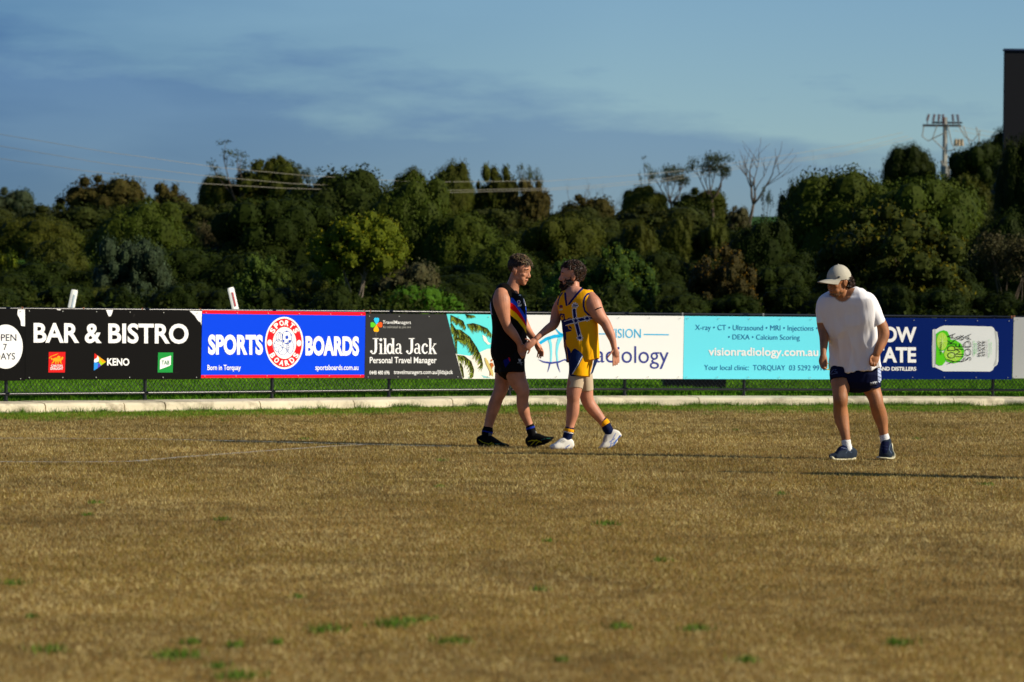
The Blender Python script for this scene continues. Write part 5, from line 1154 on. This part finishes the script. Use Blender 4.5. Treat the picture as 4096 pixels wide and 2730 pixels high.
# ---- player in gold --------------------------------------------------------
def person_b():
    pr = Person(31.9); foot = pr.P(K2, 1600, 1400, 0); foot.z = 0
    root = empty('person', tuple(foot), 'bearded man in gold and navy sleeveless jersey walking left, hand held out', 'person')
    b = MB(); L = lambda K, p, **k: pr.limb(b, K, p, **k)
    TJ = [(22, 330, 500, .09), (60, 250, 560, .13), (105, 170, 640, .17), (160, 135, 690, .185), (230, 120, 700, .19), (320, 122, 705, .18), (420, 145, 712, .175), (540, 180, 730, .17), (640, 195, 745, .165), (760, 205, 750, .165), (880, 218, 755, .17), (1000, 235, 758, .175), (1100, 250, 762, .18), (1180, 265, 765, .18)]
    jr = [((xl + xr) / 2, y, (xr - xl) / 2, .0, bb) for y, xl, xr, bb in TJ]
    L(KB, [(x, y, a - 16, dy, bb - .02) for x, y, a, dy, bb in jr[2:-1]] + [(505, 1170, 150, .02, .11)], cap0=False, cap1=False, shear=-.35)
    L(KB, [(370, 110, 105, -.02, .08), (375, 40, 88, -.01, .068), (372, -40, 84, 0, .062), (360, -110, 84, 0, .06)])
    # his left arm (screen right, near the camera)
    L(KB, [(640, 200, 95, -.13, .065), (672, 280, 128, -.16, .072), (715, 390, 122, -.17, .068), (782, 500, 104, -.175, .06), (860, 590, 84, -.175, .052), (905, 680, 78, -.18, .05), (950, 780, 70, -.19, .046), (985, 880, 54, -.20, .037), (1005, 980, 44, -.20, .03)])
    L(KB, [(1012, 1000, 48, -.20, .026), (1025, 1060, 58, -.20, .022), (1032, 1110, 56, -.20, .019)])
    for pts in ([(990, 1120, -.21), (990, 1200, -.215), (990, 1270, -.21)], [(1018, 1125, -.205), (1024, 1200, -.205), (1022, 1262, -.20)], [(1045, 1120, -.20), (1054, 1190, -.195), (1052, 1250, -.19)], [(1070, 1100, -.19), (1078, 1160, -.185), (1078, 1215, -.18)], [(985, 1020, -.215), (945, 1085, -.225), (900, 1140, -.225)]): pr.finger(b, KB, pts, .0092, .0078)
    # his right arm reaching to the handshake
    L(KB, [(190, 240, 85, .12, .06), (130, 380, 95, .15, .062), (95, 500, 88, .14, .056), (60, 620, 78, .09, .05), (-30, 690, 66, .0, .046), (-120, 760, 52, -.06, .038), (-215, 845, 42, -.10, .03)])
    L(KH, [(1490, 165, 80, -.10, .028), (1400, 240, 118, -.115, .028), (1300, 320, 125, -.125, .025), (1230, 390, 105, -.13, .02)])
    for pts in ([(1330, 200, -.14), (1260, 150, -.15), (1195, 135, -.15)], [(1330, 420, -.12), (1310, 520, -.12), (1262, 585, -.12)], [(1270, 430, -.12), (1230, 490, -.115), (1190, 530, -.105)], [(1220, 420, -.12), (1175, 460, -.11), (1130, 480, -.10)], [(1200, 370, -.125), (1150, 390, -.115), (1100, 400, -.105)]): pr.finger(b, KH, pts, .0095, .0082)
    # legs; his left leg is the near one
    L(K2, [(1560, 270, 120, -.09, .088), (1530, 430, 108, -.10, .085), (1510, 520, 104, -.105, .08), (1500, 610, 104, -.11, .07), (1490, 690, 92, -.11, .065), (1488, 760, 84, -.10, .06), (1484, 850, 90, -.09, .06), (1476, 940, 82, -.085, .056), (1455, 1040, 66, -.08, .046), (1440, 1120, 56, -.08, .042), (1418, 1230, 50, -.08, .04)])
    L(K2, [(1640, 330, 84, .09, .075), (1660, 480, 92, .11, .08), (1668, 600, 88, .12, .072), (1668, 700, 92, .12, .066), (1700, 790, 86, .125, .06), (1765, 880, 82, .13, .058), (1830, 960, 70, .13, .05), (1885, 1035, 58, .13, .044), (1935, 1120, 54, .13, .042), (1965, 1175, 52, .13, .04)])
    hm = head_matrix(pr.P(K1, 1462, 478, 0), Vector((-1, -.10, .02)), Vector((.04, 0, 1)), .262); head(b, hm)
    link('body', remesh(b, .0052, 'body', 3), SK_B, root, smooth=True)
    eyes(hm, root); lips(hm, root)
    hair_mesh(hm, lambda p: p.z > .70 + max(0, p.x - .05) * .5 or (p.x < -.10 and p.z > .34), 800, .15, None, root, 5, cols=['#241810', '#34241a', '#4c3624'], curl=.6, rad=.0046)
    beard_mesh(hm, [((.17, 0, .10), .225, .215, .18), ((.24, 0, .14), .15, .15, .11), ((.05, .195, .27), .19, .085, .20), ((.05, -.195, .27), .19, .085, .20), ((.31, 0, .285), .055, .12, .03)], 190, .06, ['#1c100a', '#2e1a0e', '#442612', '#160c08'], root, 6, rad=.0036)
    j = MB(); pr.limb(j, KB, jr, cap0=False, cap1=False, n=36, sup=2.3, shear=-.35)
    me = remesh(j, .0042, 'jersey', 3); folds(me, .010, 8, 4, (1.3, 1, .45), lambda c: .35 + 1.0 * min(1, max(0, (1.35 - c[2]) * 2.2)))
    NV = '#141e5c'; WH = '#e0e4ec'; GO = '#eca810'; SKN = '#c48a70'
    def star(cx, cy, r_, n=8, f=.45, rot=0): return [(cx + r_ * (1 if i % 2 == 0 else f) * math.cos(math.pi * i / n + rot), cy + r_ * (1 if i % 2 == 0 else f) * math.sin(math.pi * i / n + rot)) for i in range(2 * n)]
    vb = [(378, 372), (382, 450), (398, 560), (432, 680), (462, 800)]; hb = [(228, 608), (300, 582), (405, 562), (540, 535), (700, 512)]
    lay = [([(175, 560), (215, 570), (228, 590), (240, 640), (330, 650), (345, 690), (335, 725), (250, 745), (258, 865), (215, 870), (190, 700)], NV), ([(150, 455), (175, 448), (228, 456), (236, 540), (262, 545), (290, 520), (320, 512), (345, 530), (335, 560), (225, 590), (175, 580), (152, 500)], NV), (ellp(190, 515, 24, 42, 16), GO), (ellp(196, 500, 9, 18, 10), NV), (thick([(318, 548), (322, 528), (305, 530)], 8), GO),
        (thick([(280, 640), (300, 690), (345, 700)], 14), GO), ([(212, 870), (240, 870), (262, 960), (300, 1000), (325, 1050), (330, 1120), (345, 1190), (330, 1240), (255, 1240), (238, 1060)], NV), (thick([(232, 900), (262, 1020), (285, 1200)], 6), GO),
        (thick(vb, 66), WH), (thick(hb, [78, 76, 72, 60, 40]), WH), (thick(vb, 48), NV), (thick(hb, [58, 56, 54, 44, 26]), NV)]
    for cx, cy, r_ in ((405, 562, 62), (580, 527, 58), (468, 832, 60)): lay += [(star(cx, cy, r_, f=.55), WH), (star(cx, cy, r_ * .76, f=.5), NV)]
    lay += [(star(392, 328, 58, 9, .72), WH), ([(350, 325), (438, 315), (436, 335), (350, 345)], NV), ([(360, 300), (428, 296), (430, 308), (360, 314)], NV), ([(352, 352), (430, 345), (430, 358), (355, 362)], '#b89030'),
        (ellp(173, 340, 28, 24, 16), NV), (ellp(173, 340, 17, 12, 12), '#8a2c40'), ([(140, 382), (198, 374), (200, 398), (142, 405)], '#d8cca0'),
        (thick([(640, 130), (590, 145), (548, 190), (527, 260), (527, 340), (548, 410), (600, 465), (720, 512)], 30), NV), (thick([(640, 130), (690, 140), (745, 190)], 26), NV), (thick([(200, 120), (160, 170), (132, 240), (120, 320)], 20), NV),
        ([(240, 100), (250, 200), (262, 320), (500, 60), (470, -30), (250, 0)], SKN), (thick([(236, 120), (244, 220), (262, 328), (300, 300), (375, 205), (450, 115), (515, 50)], 34), NV)]
    paint(me, GO, lay, KB); link('jersey', me, CLOTH, root, smooth=True)
    s_ = MB(); pr.limb(s_, K2, [(1610, 60, 190, 0, .16), (1612, 200, 196, 0, .165), (1606, 270, 178, 0, .16)], n=30)
    pr.limb(s_, K2, [(1585, 150, 150, -.07, .115), (1575, 280, 142, -.09, .115), (1572, 428, 138, -.10, .118)], cap1=False, n=28); pr.limb(s_, K2, [(1660, 150, 120, .08, .11), (1650, 280, 108, .10, .11), (1645, 390, 90, .105, .11)], cap1=False, n=28)
    me = remesh(s_, .0048, 'shorts', 2); folds(me, .005, 10, 5)
    paint(me, '#14244c', [([(1625, 150), (1765, 160), (1745, 300), (1705, 460), (1600, 430), (1470, 395), (1560, 290)], '#e8a408'), (thick([(1612, 150), (1550, 270), (1478, 390)], 10), '#e0e4e8'), (thick([(1768, 170), (1745, 300), (1718, 400)], 9), '#d0d4d0')], K2)
    link('shorts', me, CLOTH, root, smooth=True)
    s_ = MB(); pr.limb(s_, K2, [(1548, 340, 112, -.095, .094), (1530, 450, 112, -.10, .09), (1512, 560, 108, -.105, .083), (1510, 598, 107, -.11, .08)], cap1=False, n=24); link('compression_shorts', remesh(s_, .005, 'compression_shorts', 2), mat('beige_lycra', '#b8a488', rough=.7, noise_amt=.05, noise_scale=8), root, smooth=True)
    s_ = MB(); pr.limb(s_, K2, [(1645, 340, 98, .10, .09), (1660, 480, 96, .11, .085), (1670, 612, 92, .12, .08)], cap1=False, n=24); link('compression_shorts', remesh(s_, .005, 'compression_shorts', 2), MATS['beige_lycra'], root, smooth=True)
    GD = '#e8a010'
    sock(pr, root, K2, [(1436, 1142, 66, -.08, .05), (1428, 1175, 66, -.08, .05), (1412, 1230, 62, -.08, .047), (1400, 1290, 62, -.08, .05)], '#121c3c', paints=[([(1350, 1110), (1510, 1145), (1505, 1185), (1470, 1175), (1350, 1155)], GD), ([(1360, 1158), (1500, 1188), (1490, 1200), (1360, 1170)], '#d8d4cc')])
    sock(pr, root, K2, [(1905, 1040, 66, .13, .05), (1925, 1075, 66, .13, .05), (1950, 1130, 66, .13, .05), (1978, 1175, 66, .13, .05)], '#121c3c', paints=[([(1840, 1070), (1945, 985), (1985, 1040), (1865, 1118)], GD)])
    bl = '#2c60c0'
    shoe(pr, root, K2, [(1458, 1300, 1405), (1440, 1262, 1418), (1400, 1245, 1420), (1350, 1252, 1420), (1300, 1285, 1420), (1250, 1318, 1416), (1210, 1335, 1404), (1190, 1355, 1385)], -.08, [.028, .036, .041, .043, .048, .05, .042, .024], '#e4e0d4', '#2a52a8', 9,
        [(thick([(1370, 1408), (1400, 1372), (1445, 1345)], 8), bl), (thick([(1392, 1415), (1412, 1370), (1425, 1360)], 7), bl), ([(1300, 1290), (1350, 1262), (1390, 1300), (1350, 1330)], '#c4c0b4'), (thick([(1290, 1310), (1345, 1285)], 6), '#2c3c60'), (thick([(1310, 1322), (1365, 1295)], 5), '#6a6a68')], True, rake=-.05)
    shoe(pr, root, K2, [(2115, 1190, 1240), (2085, 1150, 1262), (2035, 1125, 1320), (1985, 1180, 1370), (1950, 1235, 1398), (1910, 1300, 1404), (1865, 1352, 1404), (1832, 1378, 1402)], .13, [.026, .034, .04, .042, .045, .048, .042, .024], '#dcd8cc', '#4070c8', 5,
        [(thick([(1985, 1385), (2000, 1300), (2060, 1190)], 8), bl), (thick([(1975, 1310), (2045, 1260)], 8), bl), (thick([(1990, 1345), (2040, 1310)], 7), bl), ([(1900, 1230), (1940, 1215), (1950, 1290), (1910, 1320), (1885, 1290)], '#a8a298'), (thick([(2125, 1215), (2060, 1300), (2010, 1385)], 16), '#4878d0')], False, rake=-.02)
    m = MB(); arm = [(658, 428), (700, 402), (740, 375), (790, 358), (832, 365)]
    q = [pr.P(KB, x, y, -.17 - .082 * math.sin(math.pi * i / 4)) for i, (x, y) in enumerate(arm)]; q += [pr.P(KB, x, y + 8, -.17 + .075 * math.sin(math.pi * i / 4)) for i, (x, y) in list(enumerate(arm))[::-1]]
    m.tube(q, .0055, 6); m.build('armband', mat('band_black', '#0c0c0e', rough=.3), root, smooth=True)
    return root

# ---- man in the cap --------------------------------------------------------
def person_c():
    pr = Person(30.2); foot = pr.P(K4, 780, 1370, 0); foot.z = 0
    root = empty('person', tuple(foot), 'man in white t-shirt, pale cap and navy shorts leaning forward', 'person')
    b = MB(); L = lambda K, p, **k: pr.limb(b, K, p, **k)
    TS = [(505, 430, 700, -.16, .08), (530, 385, 760, -.16, .11), (560, 320, 835, -.155, .125), (610, 265, 890, -.15, .135), (680, 250, 925, -.14, .14), (780, 270, 940, -.12, .145), (900, 300, 950, -.10, .15), (1030, 350, 965, -.07, .15), (1150, 382, 975, -.05, .15), (1280, 390, 985, -.02, .155), (1400, 385, 1000, .0, .165), (1480, 392, 1010, .01, .178)]
    tr = [((xl + xr) / 2, y, (xr - xl) / 2, dy, bb) for y, xl, xr, dy, bb in TS]
    L(K3, [(x, y, a - (45 if y < 900 else 60), dy, bb - .025) for x, y, a, dy, bb in tr[1:-1]], cap0=False, shear=-.42)
    L(K3, [(540, 600, 112, -.14, .085), (530, 560, 100, -.20, .075), (515, 490, 92, -.21, .066), (500, 440, 90, -.21, .062)])
    L(K3, [(300, 690, 80, -.02, .06), (278, 860, 72, .0, .056), (285, 980, 66, -.01, .05), (300, 1080, 60, -.06, .046), (300, 1180, 52, -.11, .042), (292, 1280, 40, -.16, .032), (292, 1330, 38, -.18, .028)])
    L(K3, [(292, 1340, 46, -.185, .026), (290, 1390, 56, -.19, .024), (290, 1430, 50, -.195, .022)])
    for pts in ([(255, 1420, -.19), (262, 1460, -.215), (290, 1490, -.21)], [(275, 1440, -.195), (280, 1480, -.22), (305, 1495, -.21)], [(300, 1440, -.20), (305, 1478, -.225), (322, 1490, -.205)], [(320, 1425, -.20), (330, 1455, -.22), (335, 1475, -.20)], [(325, 1370, -.20), (338, 1410, -.225), (335, 1450, -.23)]): pr.finger(b, K3, pts, .0095, .0082)
    L(K3, [(880, 700, 85, -.19, .062), (960, 860, 84, -.19, .06), (1020, 960, 82, -.18, .056), (1045, 1050, 76, -.18, .052), (1030, 1130, 72, -.19, .048), (995, 1220, 60, -.21, .042), (960, 1300, 46, -.22, .033)])
    L(K3, [(955, 1310, 52, -.205, .028), (935, 1360, 62, -.22, .026), (925, 1395, 58, -.225, .024)])
    for pts in ([(885, 1375, -.23), (875, 1415, -.245), (885, 1445, -.23)], [(905, 1400, -.235), (895, 1435, -.25), (905, 1458, -.23)], [(930, 1405, -.235), (925, 1440, -.25), (932, 1460, -.23)], [(955, 1395, -.23), (955, 1430, -.24), (955, 1450, -.225)], [(905, 1330, -.24), (880, 1360, -.255), (880, 1395, -.255)]): pr.finger(b, K3, pts, .0095, .0084)
    L(K4, [(540, 270, 110, .07, .08), (516, 390, 130, -.02, .09), (512, 470, 116, -.05, .086), (506, 560, 98, -.08, .07), (508, 630, 94, -.09, .066), (505, 700, 88, -.07, .062), (512, 800, 94, -.05, .062), (530, 900, 88, -.05, .058), (555, 1000, 70, -.06, .05), (572, 1090, 57, -.07, .044), (580, 1190, 54, -.07, .042)])
    L(K4, [(850, 310, 105, .06, .08), (885, 450, 115, .04, .09), (920, 540, 102, .03, .082), (950, 620, 92, .01, .07), (965, 700, 90, .01, .066), (992, 790, 94, .05, .064), (1020, 880, 84, .07, .06), (1040, 980, 66, .08, .052), (1052, 1070, 54, .08, .044), (1062, 1160, 52, .08, .042)])
    hm = head_matrix(pr.P(K3, 478, 392, -.25), Vector((-.82, -.55, -.16)), Vector((-.06, -.10, 1)), .262); head(b, hm)
    link('body', remesh(b, .0052, 'body', 3), SK_C, root, smooth=True)
    eyes(hm, root); lips(hm, root, '#744038')
    beard_mesh(hm, [((.17, 0, .12), .185, .19, .12), ((.05, .18, .24), .15, .072, .14), ((.05, -.18, .24), .15, .072, .14)], 90, .025, ['#805c40', '#7c6248', '#6a4c34', '#86705a'], root, 8, name='stubble', rad=.0018)
    hair_mesh(hm, lambda p: p.x < -.16 and p.z < .62 and p.z > .28, 260, .11, None, root, 9, cols=['#20140c', '#302014', '#46301e'], curl=.55, rad=.0055, base=(-.10, 0, .50, .38, .345, .34), down=.3)
    beard_mesh(hm, [((-.40, .10, .42), .12, .16, .14), ((-.38, .16, .31), .09, .11, .10)], 130, .08, ['#20140c', '#302014', '#46301e'], root, 10, name='hair', rad=.0055)
    # cap
    CAPM = mat('cap_canvas', '#b0aa98', rough=.85, noise_amt=.06, noise_scale=14, bump=.1)
    m = MB(); nu, nv = 36, 12; g_ = []
    for jn in range(nv + 1):
        a = math.pi / 2 * jn / nv * 1.06
        g_.append([Vector((-.06 + .445 * math.sin(a) * math.cos(2 * math.pi * i / nu) * (1 + .012 * math.cos(6 * 2 * math.pi * i / nu)), .375 * math.sin(a) * math.sin(2 * math.pi * i / nu), .63 + .435 * math.cos(a) - .04 * math.sin(a) ** 3 * (1 if math.cos(2 * math.pi * i / nu) < 0 else 0))) for i in range(nu)])
    vs = [hm @ v for r_ in g_ for v in r_]; fs = [(jn * nu + i, (jn + 1) * nu + i, (jn + 1) * nu + (i + 1) % nu, jn * nu + (i + 1) % nu) for jn in range(nv) for i in range(nu)]
    m.add(vs, fs); m.ell((-.06, 0, 1.07), .035, .035, .018, hm, 10, 6)
    cap_o = m.build('cap', CAPM, root, smooth=True)
    m = MB(); top_ = []; bot_ = []; rows_ = []
    for i in range(17):
        a = R(-64 + 128 * i / 16); row = []
        for jn in range(7):
            f = jn / 6; rr = .44 + f * .46 * (math.cos(a) ** .5); y_ = math.sin(a) * (.375 - .03 * f); x_ = -.06 + math.cos(a) * rr * 1.02
            row.append(Vector((x_, y_, .655 - .03 * f - .16 * (abs(math.sin(a)) ** 2) * (.25 + f))))
        rows_.append(row)
    vs = [hm @ v for r_ in rows_ for v in r_] + [hm @ (v - Vector((0, 0, .018))) for r_ in rows_ for v in r_]; o_ = 17 * 7
    fs = [];
    for i in range(16):
        for jn in range(6):
            q = (i * 7 + jn, i * 7 + jn + 1, (i + 1) * 7 + jn + 1, (i + 1) * 7 + jn); fs.append(q); fs.append(tuple(x + o_ for x in q[::-1]))
    for i in range(16): q = (i * 7 + 6, (i + 1) * 7 + 6); fs.append((q[0], q[0] + o_, q[1] + o_, q[1]))
    m.add(vs, fs); m.build('brim', CAPM, cap_o, smooth=True)
    m = MB(); m.ell((.20, .305, .70), .05, .03, .03, hm, 12, 8); m.build('badge', mat('cap_badge', '#20242c', rough=.6), cap_o, smooth=True)
    # t-shirt with sleeves
    t_ = MB(); pr.limb(t_, K3, tr, cap0=False, cap1=False, n=40, sup=2.5, shear=-.42)
    pr.limb(t_, K3, [(400, 590, 80, -.08, .09), (320, 660, 100, -.04, .085), (282, 760, 82, -.01, .082), (272, 850, 66, .0, .078), (270, 918, 60, .0, .074)], cap1=False, n=26)
    pr.limb(t_, K3, [(740, 600, 90, -.18, .10), (830, 660, 130, -.19, .10), (905, 770, 116, -.19, .09), (955, 860, 98, -.19, .082), (985, 918, 92, -.185, .078)], cap1=False, n=26)
    me = remesh(t_, .005, 't_shirt', 3); folds(me, .017, 6.5, 7, (1.5, 1, .6), lambda c: .3 + 1.1 * min(1, max(0, (1.35 - c[2]) * 2.0)))
    paint(me, '#ebe8e6', [([(425, 470), (432, 570), (450, 615), (490, 645), (530, 654), (575, 642), (625, 600), (665, 535), (690, 480)], '#b07a54'), (thick([(430, 560), (448, 612), (490, 646), (530, 656), (578, 645), (630, 602), (672, 530)], 12), '#c0bab0')], K3)
    link('t_shirt', me, mat('white_cotton', attr='col', rough=.9, spec=.1, sheen=.1, bump=.1, bump_scale=200), root, smooth=True)
    s_ = MB(); pr.limb(s_, K4, [(690, 180, 275, .02, .12), (690, 240, 300, .01, .14), (690, 330, 306, .0, .15)], n=34, shear=-.38)
    pr.limb(s_, K4, [(535, 215, 145, .07, .11), (518, 300, 146, .02, .12), (512, 398, 140, -.01, .125)], cap1=False, n=28); pr.limb(s_, K4, [(830, 200, 170, -.01, .12), (850, 350, 164, .03, .13), (865, 482, 146, .035, .13)], cap1=False, n=28)
    me = remesh(s_, .0048, 'shorts', 2); folds(me, .007, 10, 8)
    lay = [([(975, 215), (1020, 205), (1025, 380), (1000, 415), (978, 395)], '#a8b4d0')] + [(thick([(975, y), (1022, y + 25)], 7), '#20284c') for y in (240, 285, 330, 375)] + [(thick([(380, 300), (420, 250), (460, 245), (430, 275), (470, 280)], 7), '#5c6c94'), (thick([(385, 310), (430, 300), (470, 290)], 6), '#5c6c94')]
    for i, x in enumerate((880, 902, 924, 946)):
        lay += [(thick([(x, 435 - i * 4), (x + 8, 408 - i * 4), (x + 18, 410 - i * 4), (x + 18, 430 - i * 4)], 7), '#c8ccd4')]
    lay += [(thick([(876, 446), (968, 430)], 4), '#8890a8')]
    paint(me, '#0f1430', lay, K4); link('shorts', me, CLOTH, root, smooth=True)
    sock(pr, root, K4, [(578, 1145, 58, -.07, .047), (585, 1190, 58, -.07, .046), (600, 1250, 62, -.07, .05)], '#d8d8d4'); sock(pr, root, K4, [(1058, 1085, 60, .08, .048), (1066, 1130, 60, .08, .048), (1075, 1180, 62, .08, .05)], '#d8d8d4')
    shoe(pr, root, K4, [(672, 1238, 1375), (640, 1215, 1385), (590, 1195, 1388), (540, 1200, 1388), (490, 1255, 1386), (445, 1292, 1380), (412, 1300, 1368), (396, 1318, 1350)], -.05, [.032, .038, .042, .044, .048, .05, .044, .028], '#2a3440', '#cfc8a4', 26,
        [([(505, 1200), (560, 1165), (610, 1200), (600, 1250), (520, 1262), (480, 1275)], '#151b38'), (thick([(560, 1230), (620, 1260), (660, 1245)], 5), '#5c6c84'), (thick([(575, 1300), (600, 1262), (650, 1290)], 5), '#5c6c84'), (thick([(515, 1225), (560, 1235)], 5), '#8088a0')], False, name='shoe', rake=-.10)
    # the other shoe points at the camera
    mb = MB(); pr.limb(mb, K4, [(1082, 1150, 62, .09, .05), (1080, 1210, 74, .06, .07), (1078, 1270, 82, .02, .085), (1075, 1320, 84, -.03, .085), (1070, 1350, 74, -.04, .07)], n=24, sup=2.4); me = remesh(mb, .005, 'shoe', 2)
    paint(me, '#262f3a', [([(1020, 1150), (1120, 1150), (1110, 1240), (1090, 1300), (1040, 1300), (1015, 1240)], '#141a34'), (thick([(1135, 1180), (1120, 1250), (1150, 1300)], 6), '#5c6c84'), (thick([(1030, 1200), (1100, 1215)], 5), '#39405c'), (thick([(1025, 1235), (1100, 1250)], 5), '#39405c')], K4); o = link('shoe', me, CLOTH, root, smooth=True)
    mb = MB(); pr.limb(mb, K4, [(1140, 1200, 26, .10, .04), (1142, 1290, 24, .06, .05), (1110, 1350, 18, .0, .08), (1060, 1356, 16, -.06, .07), (1000, 1350, 14, -.02, .05)], n=14); link('sole', remesh(mb, .005, 'sole', 2), mat('sole_cfc8a4', '#cfc8a4', rough=.6), o, smooth=True)
    # keys / whistle lanyard held in the hand: a thing of its own
    lp = pr.P(K3, 345, 1470, -.21); lroot = empty('whistle_lanyard', tuple(lp), 'green and yellow whistle lanyard held in the hand of the man in the cap', 'lanyard')
    m = MB(); m.tube([pr.P(K3, *p) for p in ((330, 1450, -.21), (350, 1425, -.21), (372, 1432, -.20), (365, 1460, -.20), (378, 1480, -.19), (355, 1500, -.20), (325, 1505, -.21), (312, 1490, -.21))], .0035, 6); m.build('cord', mat('cord_green', '#5c8a28', rough=.6), lroot)
    m = MB(); m.tube([pr.P(K3, *p) for p in ((335, 1500, -.215), (355, 1504, -.21), (370, 1498, -.21))], .005, 6); m.build('clip', mat('clip_yellow', '#d8c830', rough=.5), lroot)
    return root
pa = person_a(); pb_ = person_b(); pc = person_c()
# two more players just outside the right edge; only their long shadows reach into view
def copy_person(src, loc, rz, label):
    r_ = src.copy(); COL.objects.link(r_); r_.location = loc; r_.rotation_euler = (0, 0, rz); r_['label'] = label
    for ch in [o for o in bpy.data.objects if o.parent == src]:
        c = ch.copy(); COL.objects.link(c); c.parent = r_
        for g_ in [o for o in bpy.data.objects if o.parent == ch]:
            d = g_.copy(); COL.objects.link(d); d.parent = c
    return r_
tip = gpt(1660 * S, 1084 * S)
slen = 1.84 / math.tan(SUN_EL); q = tip + Vector((math.cos(SUN_AZ), math.sin(SUN_AZ), 0)) * slen
copy_person(pa, (q.x, q.y, 0), R(165), 'player in black standing beyond the right edge, casting the nearest long shadow')
tip = gpt(2235 * S, 1047.5 * S); q = tip + Vector((math.cos(SUN_AZ), math.sin(SUN_AZ), 0)) * slen
copy_person(pb_, (q.x, q.y, 0), R(-15), 'player in gold standing beyond the right edge behind the other unseen player')
